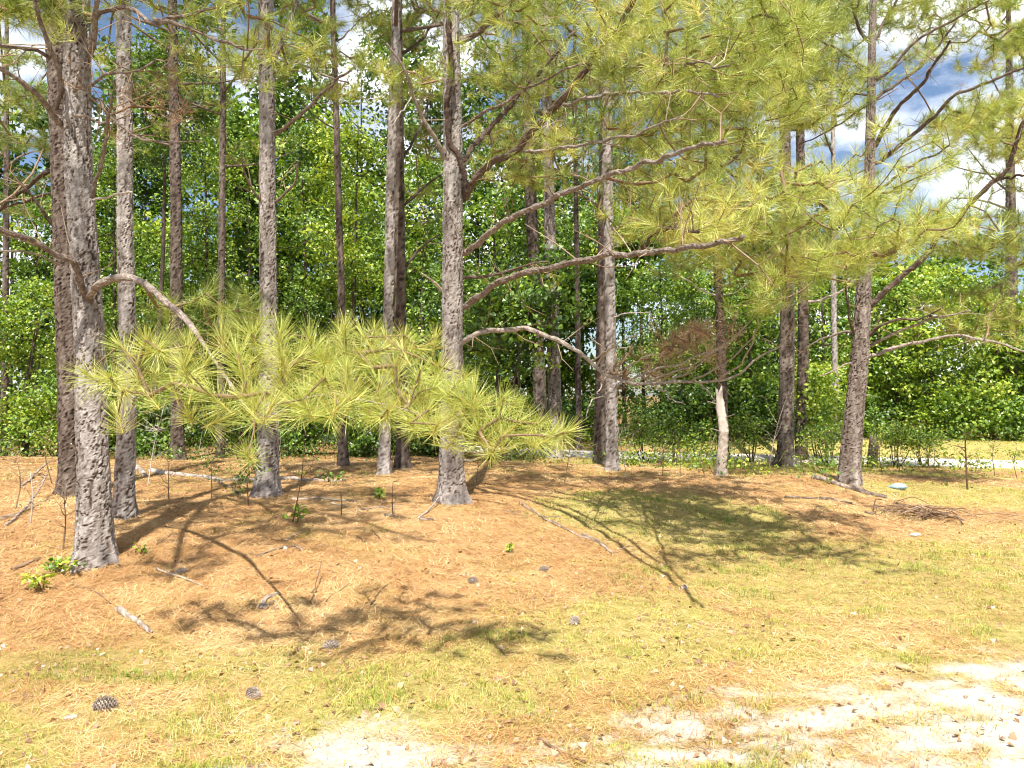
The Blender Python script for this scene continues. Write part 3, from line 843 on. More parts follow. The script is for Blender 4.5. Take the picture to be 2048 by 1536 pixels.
limb("middle", [(931, 555), (988, 548), (1056, 532), (1100, 522)], 9, 4, -0.7, tint=0.35)
limb("middle", [(1280, 505), (1300, 475), (1330, 455), (1400, 465)], 8, 4, -3.6, snap=False, tint=0.3)
dead = limb("middle", [(919, 691), (953, 671), (988, 662), (1036, 657), (1073, 668), (1124, 685), (1158, 705), (1193, 736), (1227, 756), (1270, 766), (1348, 767), (1450, 756), (1502, 726), (1553, 691), (1575, 665)], 13, 3, -1.3, tint=0.65, label="bare dead limb drooping then rising with brown twigs")
limb("middle", [(933, 79), (954, 65), (988, 38), (1022, 7), (1050, -30)], 17, 11, -0.6, tint=0.45)
limb("middle", [(885, 582), (865, 565), (846, 546)], 9, 3, -0.3, mat="deadwood", tint=0.85)
limb("middle", [(926, 921), (955, 915), (985, 902), (1015, 893)], 8, 3, -0.5, tint=0.5)
limb("middle", [(905, 30), (860, 10), (840, -30)], 6, 3, -0.6)
# dead twigs rising from the drooping limb
for pts in ([(1190, 735), (1215, 700), (1260, 690)], [(1250, 764), (1330, 735), (1400, 712), (1450, 690), (1500, 640), (1530, 610)],
            [(1290, 767), (1370, 735), (1440, 700), (1490, 665)], [(1230, 758), (1270, 725), (1330, 700)], [(1330, 766), (1400, 730), (1430, 690), (1440, 655)],
            [(1380, 764), (1450, 725), (1500, 680), (1520, 640)], [(1215, 752), (1200, 775), (1195, 790)], [(1240, 766), (1215, 790), (1185, 800), (1170, 840)],
            [(1400, 762), (1430, 800), (1425, 805)], [(1310, 768), (1335, 790), (1365, 810)], [(1180, 725), (1230, 690), (1290, 660)], [(1440, 757), (1490, 715), (1510, 660)]):
    limb("middle", pts, 5.0, 1.8, -1.3, snap=False, tint=0.7, name="dead_twig", mat="deadwood" if len(pts) == 3 else "limb", rough=0.02)
foliage("middle", [(1240, 720), (1300, 690), (1360, 670), (1420, 640), (1445, 660), (1430, 720), (1330, 760), (1250, 765)], 130, 9.2, 10.2, gap=0.2, dead=True, needles=22, tint=0.66, up=0.9, size=0.32, per=4)
foliage("middle", [(930, -40), (1330, -40), (1400, 160), (1470, 300), (1400, 470), (1260, 470), (1150, 390), (1010, 360), (950, 250)], 900, 7.6, 12.0, gap=0.38, tint=0.54, width=0.005, seed=11)
foliage("middle", [(1200, -40), (1520, -40), (1560, 150), (1500, 330), (1400, 420), (1330, 250), (1230, 120)], 640, 6.4, 10.2, gap=0.36, tint=0.64, width=0.0045, seed=12)
foliage("middle", [(1330, 400), (1480, 385), (1560, 330), (1640, 310), (1720, 330), (1800, 360), (1860, 385), (1845, 470), (1790, 520), (1640, 570), (1540, 560), (1440, 500), (1340, 490)], 520, 5.7, 8.0, gap=0.36, tint=0.72, width=0.004, seed=13, size=0.42)
foliage("middle", [(1380, 260), (1500, 220), (1620, 260), (1720, 350), (1880, 370), (1910, 430), (1880, 500), (1760, 560), (1560, 600), (1420, 560), (1300, 520), (1300, 420)], 230, 5.9, 9.2, gap=0.36, tint=0.64, width=0.0045, seed=16)
foliage("middle", [(1400, -40), (1620, -40), (1640, 120), (1580, 230), (1480, 300), (1400, 160)], 290, 6.4, 9.5, gap=0.36, tint=0.58, width=0.0045, seed=17)
foliage("middle", [(690, 120), (760, 80), (830, 115), (872, 150), (845, 200), (760, 192), (700, 185)], 75, 9.8, 10.8, gap=0.2, tint=0.64, seed=14)
foliage("middle", [(930, -50), (1060, -50), (1050, 60), (960, 120)], 60, 10, 11.5, gap=0.3, tint=0.45, seed=15)

# ---- limbs of the leaning pine
limb("leaning", [(1744, 609), (1792, 565), (1827, 534), (1861, 497), (1878, 468), (1929, 420), (1980, 369), (2008, 349), (2032, 290), (2050, 240)], 15, 8, -1.6, tint=0.3)
limb("leaning", [(1980, 369), (2020, 355), (2060, 352)], 7, 4, -1.9, snap=False, tint=0.3)
limb("leaning", [(1727, 678), (1758, 654), (1799, 637), (1834, 640), (1880, 620)], 9, 3, -0.9, tint=0.25)
limb("leaning", [(1738, 691), (1793, 668), (1827, 654), (1878, 633), (1940, 625)], 8, 3, -1.2, tint=0.6)
limb("leaning", [(1741, 712), (1827, 685), (1880, 676), (1923, 674), (1998, 688), (2060, 704)], 9, 4, -1.0, tint=0.65)
limb("leaning", [(1711, 671), (1700, 637), (1693, 589), (1690, 550)], 7, 4, -0.5, tint=0.3)
limb("leaning", [(1704, 664), (1656, 671), (1620, 690), (1594, 709)], 7, 2, 0.6, tint=0.55)
limb("leaning", [(1704, 726), (1670, 738), (1639, 750)], 5, 2, -0.5, mat="deadwood")
limb("leaning", [(1751, 291), (1793, 222), (1844, 164), (1861, 140), (1900, 80)], 12, 5, -1.3, tint=0.25)
limb("leaning", [(1760, 325), (1772, 315), (1844, 253), (1912, 191), (1998, 157), (2060, 130)], 10, 5, -1.3, tint=0.3)
limb("leaning", [(1755, 380), (1816, 338), (1865, 310), (1902, 290)], 8, 3, -1.0, tint=0.3)
limb("leaning", [(1750, 160), (1790, 130), (1827, 85), (1910, 40), (1980, 0)], 8, 4, -1.0, tint=0.4)
limb("leaning", [(1748, 200), (1800, 165), (1860, 110), (1920, 30), (1940, -30)], 8, 4, 0.8, tint=0.3)
limb("leaning", [(1734, 137), (1676, 99), (1615, 68)], 6, 3, -0.9, tint=0.4)
limb("leaning", [(1734, 190), (1690, 180), (1640, 150)], 6, 3, 0.8, tint=0.3)
limb("leaning", [(1735, 210), (1690, 240), (1650, 265), (1600, 290)], 6, 3, 0.6, tint=0.3)
limb("leaning", [(1734, 82), (1717, 51), (1700, 0), (1690, -40)], 8, 5, -0.4, tint=0.3)
limb("leaning", [(1748, 82), (1765, 50), (1793, 0), (1810, -40)], 8, 5, 0.4, tint=0.3)
limb("leaning", [(1720, 790), (1735, 794), (1743, 793)], 5, 2, -0.2, mat="deadwood", tint=0.5)
limb("leaning", [(1712, 876), (1725, 877), (1734, 877)], 5, 2, -0.2, mat="deadwood", tint=0.5)
foliage("leaning", [(1500, -40), (2100, -40), (2100, 60), (1960, 40), (1890, 110), (1840, 170), (1780, 190), (1690, 250), (1580, 240), (1500, 130)], 1200, 11.0, 15, gap=0.36, tint=0.50, seed=21)
foliage("leaning", [(1540, 120), (1640, 90), (1720, 150), (1700, 260), (1600, 290), (1540, 240)], 300, 10.4, 13.5, gap=0.38, tint=0.62, seed=22)
foliage("leaning", [(1900, 230), (1960, 200), (2100, 170), (2100, 330), (2020, 330), (1950, 300), (1890, 290)], 420, 10.6, 12.8, gap=0.3, tint=0.68, seed=23)
foliage("leaning", [(1980, 60), (2100, 40), (2100, 180), (2010, 150), (1960, 120)], 200, 10.8, 13.5, gap=0.3, tint=0.56, seed=24)
foliage("leaning", [(1930, 440), (1990, 400), (2100, 370), (2100, 520), (2000, 520), (1900, 510)], 260, 11.2, 13.6, gap=0.38, tint=0.52, seed=25)
foliage("leaning", [(1880, 600), (1960, 570), (2100, 590), (2100, 690), (1990, 680), (1910, 660)], 120, 11.8, 13.2, gap=0.35, tint=0.62, seed=26)
foliage("leaning", [(1840, 260), (1920, 190), (1980, 160), (1950, 260), (1870, 330)], 45, 12, 13.5, gap=0.3, tint=0.4, seed=27)

# ---- limbs of the others that show
limb("pair_right", [(1606, 605), (1640, 600), (1680, 585), (1710, 560)], 8, 4, -0.6, mat="deadwood", tint=0.6)
limb("pair_left", [(1570, 545), (1540, 520), (1500, 515)], 7, 3, -0.7)
limb("pair_left", [(1578, 520), (1620, 495), (1680, 480)], 7, 3, -0.9)
limb("pair_left", [(1560, 700), (1575, 665), (1600, 650)], 4, 2, -0.3, mat="deadwood")
foliage("pair_left", [(1500, 500), (1600, 470), (1720, 490), (1725, 560), (1640, 590), (1580, 575), (1520, 560)], 130, 15.4, 17.2, gap=0.3, tint=0.60, seed=31)
limb("back_grey", [(1098, 350), (1150, 320), (1220, 260), (1280, 230)], 9, 4, -1.5)
limb("back_grey", [(1095, 240), (1050, 200), (1000, 150)], 8, 4, -1.0)
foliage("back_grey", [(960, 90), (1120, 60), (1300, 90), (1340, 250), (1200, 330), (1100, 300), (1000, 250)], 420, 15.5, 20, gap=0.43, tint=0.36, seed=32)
limb("twin_front", [(1218, 440), (1180, 400), (1150, 385)], 7, 3, -1.0)
limb("twin_front", [(1216, 300), (1290, 260), (1370, 260)], 8, 4, -1.0)
limb("twin_front", [(1218, 470), (1270, 440), (1330, 430)], 7, 3, -0.8)
foliage("twin_front", [(1220, 180), (1400, 130), (1520, 220), (1500, 400), (1350, 460), (1240, 420)], 480, 13.5, 17.5, gap=0.42, tint=0.42, seed=33)
limb("twin_front", [(1222, 640), (1250, 628), (1300, 622)], 4, 1.5, -0.6, mat="deadwood", tint=0.8)
limb("twin_front", [(1216, 700), (1195, 685), (1180, 672)], 4, 1.5, -0.5, mat="deadwood", tint=0.8)
limb("behind_snag", [(1434, 592), (1400, 578), (1370, 558), (1345, 545)], 5, 2, -0.4, mat="deadwood", tint=0.8)
limb("behind_snag", [(1438, 592), (1470, 585), (1500, 560)], 4, 2, -0.4, mat="deadwood", tint=0.8)
limb("behind_snag", [(1430, 420), (1480, 380), (1560, 340)], 6, 3, -0.6)
foliage("behind_snag", [(1330, 480), (1450, 460), (1540, 500), (1520, 600), (1420, 580), (1340, 560)], 110, 16, 19, gap=0.42, tint=0.38, seed=34)
limb("dark_pair", [(800, 540), (840, 500), (880, 470)], 9, 4, 0.6, tint=0.15)
limb("dark_pair", [(798, 420), (840, 380), (890, 345)], 8, 4, 0.6, tint=0.15)
limb("dark_pair", [(797, 330), (835, 270), (860, 200)], 8, 4, 0.8, tint=0.15)
limb("dark_pair", [(796, 110), (840, 80), (880, 20)], 8, 4, 0.5, tint=0.15)
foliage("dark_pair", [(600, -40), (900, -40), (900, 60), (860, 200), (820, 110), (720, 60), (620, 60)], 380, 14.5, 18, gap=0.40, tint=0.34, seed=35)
foliage("dark_pair", [(815, 200), (890, 170), (890, 420), (820, 450)], 110, 15, 18, gap=0.44, tint=0.36, seed=36)
limb("thin_dark", [(668, 70), (640, 50), (600, 30)], 5, 2, -0.5)
limb("thin_dark", [(676, 260), (640, 240), (600, 200)], 4, 2, -0.5, tint=0.2)
limb("thin_dark", [(666, 90), (700, 60), (740, 20)], 5, 2, 0.5)
limb("edge_left", [(14, 330), (50, 310), (90, 300)], 6, 3, 0.5)
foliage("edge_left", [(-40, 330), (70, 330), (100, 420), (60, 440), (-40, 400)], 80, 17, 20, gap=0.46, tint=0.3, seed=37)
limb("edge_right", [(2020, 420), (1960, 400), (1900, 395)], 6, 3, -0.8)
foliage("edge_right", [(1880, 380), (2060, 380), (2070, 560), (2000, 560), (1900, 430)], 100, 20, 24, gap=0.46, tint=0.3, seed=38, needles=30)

# ---- the long needled bough that comes forward from the near pine
t = TREES["near"]
dN = t["d"]
rng = np.random.default_rng(5)
arch_px = np.array([(178, 592), (195, 572), (222, 558), (256, 555), (290, 568), (325, 599), (359, 626), (386, 657), (415, 700), (455, 760), (492, 815), (523, 836), (560, 829), (590, 806), (650, 790), (720, 800), (780, 812), (827, 825), (868, 842), (910, 872), (960, 890)], float)
arch_d = np.interp(np.arange(len(arch_px)), [0, 3, 7, 11, 14, 20], [dN - 0.1, dN - 0.5, 5.6, 4.6, 4.35, 4.3])
arch = np.concatenate([[t["path"][np.argmin(abs(t["path"][:, 2] - at(178, 592, dN)[2]))]], at(arch_px[:, 0], arch_px[:, 1], arch_d)])
arch = resample(arch, 0.035)
rr = np.interp(np.linspace(0, 1, len(arch)), [0, 0.18, 0.36, 0.44, 0.6, 1], [0.031, 0.028, 0.022, 0.011, 0.010, 0.005])
mbb = MB(); tube(mbb, arch, rr * (1 + 0.2 * (fbm(np.arange(len(arch)) * 0.35, np.zeros(len(arch)), 2, 6) - 0.5)), 12, 0.10, tint=0.55 + 0.3 * (fbm(np.arange(len(arch) * 12 + 2) * 0.07, np.zeros(len(arch) * 12 + 2), 2, 4) - 0.5), rng=rng)
bough = link("bough", mbb.mesh("bough", M["limb"], t["base"], flat=True), t["root"])
bough["label"] = "arching low limb carrying a long spray of bright needle tufts"
fixed = [(171, 746), (239, 691), (323, 702), (376, 691), (415, 722), (475, 705), (246, 780), (236, 828), (345, 767), (424, 791), (482, 794), (376, 828), (492, 907),
         (561, 664), (564, 712), (680, 664), (670, 719), (445, 838), (916, 866), (984, 903), (1039, 845), (1107, 873), (1138, 862), (1090, 880), (1008, 794), (933, 753),
         (810, 671), (871, 674), (748, 655), (690, 650)]
poly = [(215, 690), (330, 672), (480, 665), (560, 665), (690, 655), (800, 672), (885, 690), (900, 725), (960, 765), (1030, 800), (1070, 840), (1120, 860), (1080, 880), (1000, 880), (920, 880), (850, 855),
        (780, 845), (700, 825), (640, 805), (560, 820), (480, 828), (380, 822), (300, 810), (240, 825), (215, 760)]
cand = fill_poly(poly, 2500, rng)
pts = list(map(np.array, fixed))
for c in cand:
    q = np.array(pts)
    if np.min(np.hypot(*(q - c).T)) > 25 + 12 * (c[0] < 480) + 9 * (fbm(c[0] * 0.012, c[1] * 0.02, 2, 8) > 0.55):
        pts.append(c)
P2 = np.array(pts, float)
dep = 4.8 - (P2[:, 1] - 660) / 220 * 0.75 + rng.normal(0, 0.22, len(P2))
dep = np.clip(dep, 3.9, 5.4)
dep[:13] = np.clip(dep[:13], 4.1, 4.7)
tg = at(P2[:, 0], P2[:, 1], dep)
nodes0 = arch[int(len(arch) * 0.42):]
par, order = grow_twigs(nodes0, tg, rng, along=0.35)
mbb = MB()
ax, w = twig_tubes(mbb, nodes0, tg, par, order, rng, r_tip=0.0045, r_max=0.013, sides=6, tint=0.4)
tw = link("twigs", mbb.mesh("twigs", M["twig"], t["base"]), bough); tw["kind"] = "stuff"
TUFTS = []
for k in range(8):      # eight different tufts, each with its candle bud, shared by all
    r2 = np.random.default_rng(100 + k)
    mbb = MB()
    V, T, Q, a = needle_strips(np.array([[0, 0, 0.0]]), np.array([[0, 0, 1.0]]), 0.185, 0.10 + 0.006 * k, (115, 140, 170, 150, 130, 185, 145, 105)[k], 0.0022, r2, two=True, droop=0.0, tint=0.67 + 0.07 * (k % 4), spread=(1.12, 1.0, 1.2, 0.9, 1.1, 1.05, 1.25, 0.85)[k])
    # gravity is baked in the pose: needles bow a little outward
    mbb.add(V, T, Q, a)
    tube(mbb, np.array([[0, 0, -0.13], [0, 0, -0.06], [0, 0, 0.0]]), [0.0045, 0.0055, 0.006], 6, tint=0.97, rng=r2)
    tube(mbb, np.array([[0, 0, 0.0], [0.002, 0, 0.03], [0.004, 0.002, 0.065 + 0.01 * (k % 4)]]), [0.007, 0.006, 0.003], 6, tint=0.9, rng=r2)
    TUFTS.append(mbb.mesh("needle_tuft", M["needle"], flat=True))
for i in range(len(tg)):
    out = ax[i] * 0.55 + np.array([0, 0, 0.75]) + rng.normal(0, 0.33, 3) + np.array([0, -0.35, 0])
    if i == 0: out = np.array([-0.35, -0.7, 0.5])
    if i == 12: out = np.array([-0.1, -0.75, 0.5])
    if i in (13, 15, 26, 27, 28, 29): out = np.array([0.15, -0.2, 1.0])
    q = Vector(out).to_track_quat("Z", "Y")
    o = link("needle_tuft", TUFTS[i % 8], bough, tg[i] - t["base"])
    o.rotation_mode = "QUATERNION"
    o.rotation_quaternion = q
    o.scale = [float(rng.uniform(0.72, 1.15))] * 3
# a looser spray farther back on the same limb
back_px = fill_poly([(300, 600), (420, 570), (520, 580), (540, 660), (430, 690), (320, 690)], 34, rng)
backs = at(back_px[:, 0], back_px[:, 1], rng.uniform(6.0, 7.2, len(back_px)))
t["limb_nodes"].append(arch[int(len(arch) * 0.2):int(len(arch) * 0.45)])
add_foliage("near", backs, arch[int(len(arch) * 0.2):int(len(arch) * 0.45)], needles=70, length=0.19, tint=0.5, width=0.004)
finish_pines()

# ------------------------------------------------------------------ the broken pale snag
def snag(pix, label, jag=0.18, res=0.024, tint=0.3, group=None, d=None, name="dead_snag", raw=0.45):
    pix = np.asarray(pix, float)
    g = on_ground(pix[0, 0], pix[0, 1])
    dd = g[1] if d is None else d
    P = at(pix[:, 0], pix[:, 1], np.full(len(pix), dd)); P[0, 2] = float(H(P[0, 0], dd)) - 0.05
    R = pix[:, 2] * dd / F_PX / 2
    path = resample(P, 0.04)
    rad = np.interp(path[:, 2], P[:, 2], R)
    rng = np.random.default_rng(int(pix[0, 0]))
    base = path[0] + [0, 0, 0.05]
    root = thing(name, label, "dead tree", base, group)
    sides = 16
    th = np.linspace(0, 2 * np.pi, sides, endpoint=False)
    zt, zb = path[-1, 2], path[0, 2]
    V = np.zeros((len(path), sides, 3)); a = np.zeros((len(path), sides))
    for i, (p, r) in enumerate(zip(path, rad)):
        f = (p[2] - zb) / (zt - zb)
        rr = r * (1 + 0.10 * rng.normal(size=sides) + 0.12 * np.cos(th * 3 + f * 4))
        V[i] = p + np.stack([rr * np.cos(th), rr * np.sin(th), np.zeros(sides)], -1)
        a[i] = tint + 0.25 * rng.random(sides) + raw * (f > 0.55)
    V[-3:, :, 2] += (jag * (np.sin(th * 2 + 1) + 0.6 * rng.normal(size=sides)))[None] * np.array([0.3, 0.6, 1.0])[:, None]
    i, j = np.meshgrid(np.arange(len(path) - 1), np.arange(sides), indexing="ij")
    k = (j + 1) % sides
    mbb = MB().add(V.reshape(-1, 3), None, np.stack([i * sides + j, i * sides + k, (i + 1) * sides + k, (i + 1) * sides + j], -1).reshape(-1, 4), a.ravel())
    c = V[-1].mean(0) - [0, 0, 0.12]
    mbb.add(np.concatenate([V[-1], [c]]), np.stack([np.arange(sides), (np.arange(sides) + 1) % sides, np.full(sides, sides)], -1), None, tint + raw)
    link("trunk", mbb.mesh("trunk", M["deadwood"], base), root)
    for _ in range(4):
        i = rng.integers(len(path) // 4, len(path) - 2); an = rng.uniform(0, 2 * np.pi)
        dv = np.array([math.cos(an), math.sin(an), 0.3])
        mbb = MB(); tube(mbb, np.stack([path[i], path[i] + dv * rng.uniform(0.15, 0.3)]), [0.012, 0.005], 6, tint=0.5, rng=rng)
        link("branch_stub", mbb.mesh("branch_stub", M["deadwood"], base), root)
    return root

snag([(1440, 952, 30), (1441, 930, 22), (1444, 900, 19), (1447, 860, 18), (1442, 820, 17), (1438, 782, 13)], "pale broken snag with peeled wood and jagged top", jag=0.06, tint=0.55, raw=0.35)
snag([(1744, 936, 18), (1745, 915, 20), (1747, 890, 18), (1745, 872, 11)], "short rotten stump right of the leaning pine", jag=0.04, tint=0.1, raw=0.1, name="rotten_stump")

# ------------------------------------------------------------------ broadleaf trees and bushes
def leaf_cloud(mb, centres, per, sigma, size, rng, tint, tsd=0.16, flat=0.55):
    n = len(centres) * per
    idx = np.repeat(np.arange(len(centres)), per)
    off = rng.normal(0, 1, (n, 3)) * np.array([1, 1, 0.62]) * np.broadcast_to(sigma, (len(centres),))[idx][:, None]
    P = centres[idx] + off
    cn = unit(rand_unit(len(centres), rng) * 0.9 + np.array([-0.05, -0.3, flat * 1.4]))
    N = unit(cn[idx] + rand_unit(n, rng) * 0.75)
    A = unit(np.cross(N, rand_unit(n, rng)))
    B = np.cross(N, A)
    s = size * rng.uniform(0.6, 1.25, n)[:, None]
    droop = N * s * -0.18
    V = np.stack([P - A * s * 0.5 + droop, P - B * s * 0.30, P + A * s * 0.5 + droop, P + B * s * 0.30], 1).reshape(-1, 3)
    k = np.arange(n)[:, None] * 4
    tri = np.concatenate([k + np.array([[0, 1, 3]]), k + np.array([[1, 2, 3]])])
    ct = rng.normal(0, 0.20, len(centres))
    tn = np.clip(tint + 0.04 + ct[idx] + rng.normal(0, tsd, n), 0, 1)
    mb.add(V, tri, None, np.repeat(tn, 4))

def broadleaf(px, d, top, bot, half, tint, label, clumps=110, per=60, size=0.11, trunk_w=0.09, stems=1, group="leafy trees behind the pines", name="broadleaf_tree", cat="tree", sig=0.26, lean=0.0, bark="bark_brown", base_y=None):
    rng = np.random.default_rng(int(px * 7 + d * 13) % 99991)
    bx = (px - CX) * d / F_PX
    base = np.array([bx, d, float(H(bx, d))])
    if name == 'broadleaf_tree' and d < 45:
        clumps = int(max(clumps, half * 2 * (bot - top) / (560 if d < 28 else 900))); per = 52 if d < 28 else 40; size = 0.13 if d < 28 else 0.25; sig = 0.26 if d < 28 else 0.36; size *= (0.8, 1.0, 1.2)[int(px) % 3]; per = int(0.82 * per * (1.35, 1.0, 0.8)[int(px) % 3]); size *= 1.09
    root = thing(name, label, cat, base, group)
    zt, zb = at(px, top, d)[2], max(at(px, bot, d)[2], base[2] + 0.1)
    R = half * d / F_PX
    # trunk or stems
    wood = []
    for k in range(stems):
        a = rng.uniform(0, 2 * np.pi)
        spread = 0.0 if stems == 1 else R * 0.35
        tip = np.array([bx + lean + spread * math.cos(a), d + spread * math.sin(a), zb + (zt - zb) * (0.9 if stems == 1 else rng.uniform(0.55, 0.85))])
        mid = base * 0.55 + tip * 0.45 + np.array([rng.normal(0, 0.12), rng.normal(0, 0.12), 0])
        st = base + (np.array([0.06 * math.cos(a), 0.06 * math.sin(a), -0.05]) if stems > 1 else np.array([0, 0, -0.05]))
        P = resample(np.stack([st, mid, tip]), 0.25)
        mbb = MB(); tube(mbb, P, np.linspace(trunk_w, trunk_w * 0.2, len(P)), 9, 0.04, tint=0.3, rng=rng)
        link("trunk" if stems == 1 else "stem", mbb.mesh("trunk", M[bark], base), root)
        wood.append(P[len(P) // 4:])
    wood = np.concatenate(wood)
    # clumps in an uneven crown made of several lobes
    lobes = rng.normal(0, 1, (9, 3)) * [0.45, 0.42, 0.1]
    lobes[:, 2] = np.linspace(-0.85, 0.85, 9) + rng.normal(0, 0.06, 9)
    C = []
    while len(C) < clumps:
        b = lobes[rng.integers(9)]
        p = b + rng.normal(0, 1, 3) * [0.38, 0.38, 0.12]
        if p[0] ** 2 + p[1] ** 2 < 1.05 and abs(p[2]) < 1:
            zf = (p[2] + 1) / 2
            wd = 0.55 + 0.75 * math.sin(math.pi * min(1, 0.15 + zf * 0.85))
            C.append([bx + lean * zf + p[0] * R * wd, d + p[1] * min(R, 2.2) * wd, zb + zf * (zt - zb)])
    C = np.array(C)
    C[:, 2] = np.maximum(C[:, 2], H(C[:, 0], C[:, 1]) + 0.15)
    par, order = grow_twigs(wood, C, rng)
    mbb = MB(); twig_tubes(mbb, wood, C, par, order, rng, r_tip=0.006, r_max=trunk_w * 0.45, sides=3, tint=0.25)
    o = link("branches", mbb.mesh("branches", M[bark], base), root); o["kind"] = "stuff"
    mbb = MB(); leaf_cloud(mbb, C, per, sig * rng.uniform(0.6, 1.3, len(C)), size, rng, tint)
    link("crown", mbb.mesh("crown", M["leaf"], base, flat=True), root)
    return root

B = broadleaf
B(45, 17.5, 555, 905, 110, 0.62, "bright green bushy tree at the left edge, left of the dark half hidden pine", clumps=150, trunk_w=0.05, stems=3, sig=0.22)
B(70, 27, 400, 820, 130, 0.45, "leafy tree farther behind the left edge bush", clumps=120)
B(225, 25, 300, 850, 100, 0.45, "leafy tree filling the gap behind the slim pale pine")
B(300, 21.5, 80, 330, 95, 0.18, "dark crowned tree top hanging between the slim pine and the shaded dark pine", clumps=120, lean=0.4)
B(310, 29, 420, 860, 100, 0.5, "green tree low behind the arching limb")
B(405, 26, 140, 820, 105, 0.60, "tall bright tree between the shaded dark pine and the thin shaded pine", clumps=190)
B(490, 28, 200, 860, 95, 0.5, "tall leafy tree directly left of the straight grey pine", clumps=150)
B(600, 25.5, 230, 870, 95, 0.42, "leafy tree directly right of the straight grey pine", clumps=170)
B(715, 24.5, 215, 620, 90, 0.78, "yellowish green sunlit tree left of the slender pale pine", clumps=140)
B(735, 28, 420, 870, 110, 0.40, "deep green tree low behind the slender pale pine", clumps=150)
B(850, 25, 330, 860, 85, 0.48, "leafy tree between the dark trunk and the big limbed pine", clumps=160)
B(985, 23.5, 400, 770, 105, 0.35, "green tree directly right of the big limbed pine", clumps=170)
B(1010, 18.3, 520, 730, 95, 0.28, "dark hanging foliage tree under the long forward limbs", clumps=100, trunk_w=0.04, lean=0.8)
B(1030, 29, 300, 830, 105, 0.5, "leafy tree far behind the dark roadside pine", clumps=150)
B(1150, 27, 380, 640, 90, 0.42, "leafy tree crown between the grey roadside pine and the close pair", clumps=120)
B(1130, 33, 720, 900, 90, 0.62, "pale bright bush far off beyond the road gap", clumps=70, stems=3, trunk_w=0.04)
B(1320, 26, 500, 720, 80, 0.38, "blue green tree crown right of the close pair of pines", clumps=90)
B(1395, 25, 540, 860, 100, 0.55, "pale green tree left of the broken snag beyond the road", clumps=150)
B(1490, 24.5, 530, 880, 90, 0.50, "leafy tree between the broken snag and the pair of brown pines", clumps=150)
B(1530, 31, 400, 850, 110, 0.4, "tall darker tree far behind the pair of brown pines", clumps=130)
B(1645, 25, 560, 890, 75, 0.62, "bright leafy tree in the gap between the pair of brown pines and the leaning pine", clumps=140)
B(1635, 18.8, 740, 850, 55, 0.72, "small yellow green sapling crown right of the pair of brown pines", clumps=45, per=45, trunk_w=0.02, stems=2, sig=0.16)
B(1790, 24.5, 560, 885, 95, 0.62, "bright bush tree just right of the leaning pine beyond the grass", clumps=170, stems=2)
B(1885, 24, 530, 880, 105, 0.72, "brightest rounded leafy tree beyond the road on the right", clumps=200, stems=2)
B(1985, 25, 590, 885, 95, 0.62, "leafy tree left of the dark right edge pine", clumps=170, stems=2)
B(2075, 23, 600, 890, 80, 0.60, "leafy bush cut by the right edge of the picture", clumps=130, stems=3)
B(1720, 33, 470, 830, 110, 0.45, "darker tree far behind the leaning pine", clumps=120)
B(1930, 38, 470, 820, 150, 0.4, "wide far tree above the brightest leafy tree", clumps=140)
B(140, 33, 330, 880, 120, 0.42, "tall leafy tree far behind the near thick trunk")
B(360, 34, 260, 880, 120, 0.45, "tall leafy tree far behind the shaded dark pine")
B(560, 33, 170, 880, 110, 0.48, "tall leafy tree far behind the straight grey pine trunk")
B(660, 31, 330, 880, 100, 0.62, "bright tree low behind the thin dark pine")
B(800, 34, 250, 880, 110, 0.42, "tall leafy tree far behind the slender pale pine and dark trunk")
B(930, 34, 380, 880, 110, 0.45, "tall leafy tree far behind the big limbed pine trunk")
B(1080, 36, 430, 700, 110, 0.42, "leafy crown far behind the grey roadside pine")
B(1250, 30, 400, 600, 90, 0.4, "leafy crown above the sky gap at the close pair")
B(1440, 33, 480, 880, 120, 0.36, "dark tree far behind the broken snag")
B(1590, 34, 520, 880, 100, 0.42, "tree far between the pair of brown pines")
B(1820, 30, 520, 880, 110, 0.55, "leafy tree behind the bright bush tree right of the leaning pine")
B(2010, 33, 520, 880, 120, 0.45, "leafy tree behind the dark right edge pine")
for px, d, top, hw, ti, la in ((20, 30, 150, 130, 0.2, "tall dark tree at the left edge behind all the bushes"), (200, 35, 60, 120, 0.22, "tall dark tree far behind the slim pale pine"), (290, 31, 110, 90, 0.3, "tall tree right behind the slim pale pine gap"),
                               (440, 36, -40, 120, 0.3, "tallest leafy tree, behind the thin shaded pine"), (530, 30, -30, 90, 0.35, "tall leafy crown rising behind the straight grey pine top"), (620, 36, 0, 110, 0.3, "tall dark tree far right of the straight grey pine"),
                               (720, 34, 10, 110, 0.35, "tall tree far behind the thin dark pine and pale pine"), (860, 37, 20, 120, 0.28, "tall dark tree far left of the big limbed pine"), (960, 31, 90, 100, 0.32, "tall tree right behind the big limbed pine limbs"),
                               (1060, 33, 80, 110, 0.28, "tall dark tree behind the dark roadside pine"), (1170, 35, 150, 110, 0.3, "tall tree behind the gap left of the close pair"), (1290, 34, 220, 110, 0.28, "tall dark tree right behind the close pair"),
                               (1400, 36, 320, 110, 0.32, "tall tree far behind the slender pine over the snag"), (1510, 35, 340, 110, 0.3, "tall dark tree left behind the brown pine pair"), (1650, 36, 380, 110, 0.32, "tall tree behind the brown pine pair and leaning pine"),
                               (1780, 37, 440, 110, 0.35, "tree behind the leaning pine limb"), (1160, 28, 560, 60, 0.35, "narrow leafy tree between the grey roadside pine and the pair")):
    B(px, d, top, 640 if 1120 < px < 1350 else 880, hw, ti - 0.10, la, clumps=100, group="tall trees at the back")  # lowered leaf tint stands in for the shade deep in the woods
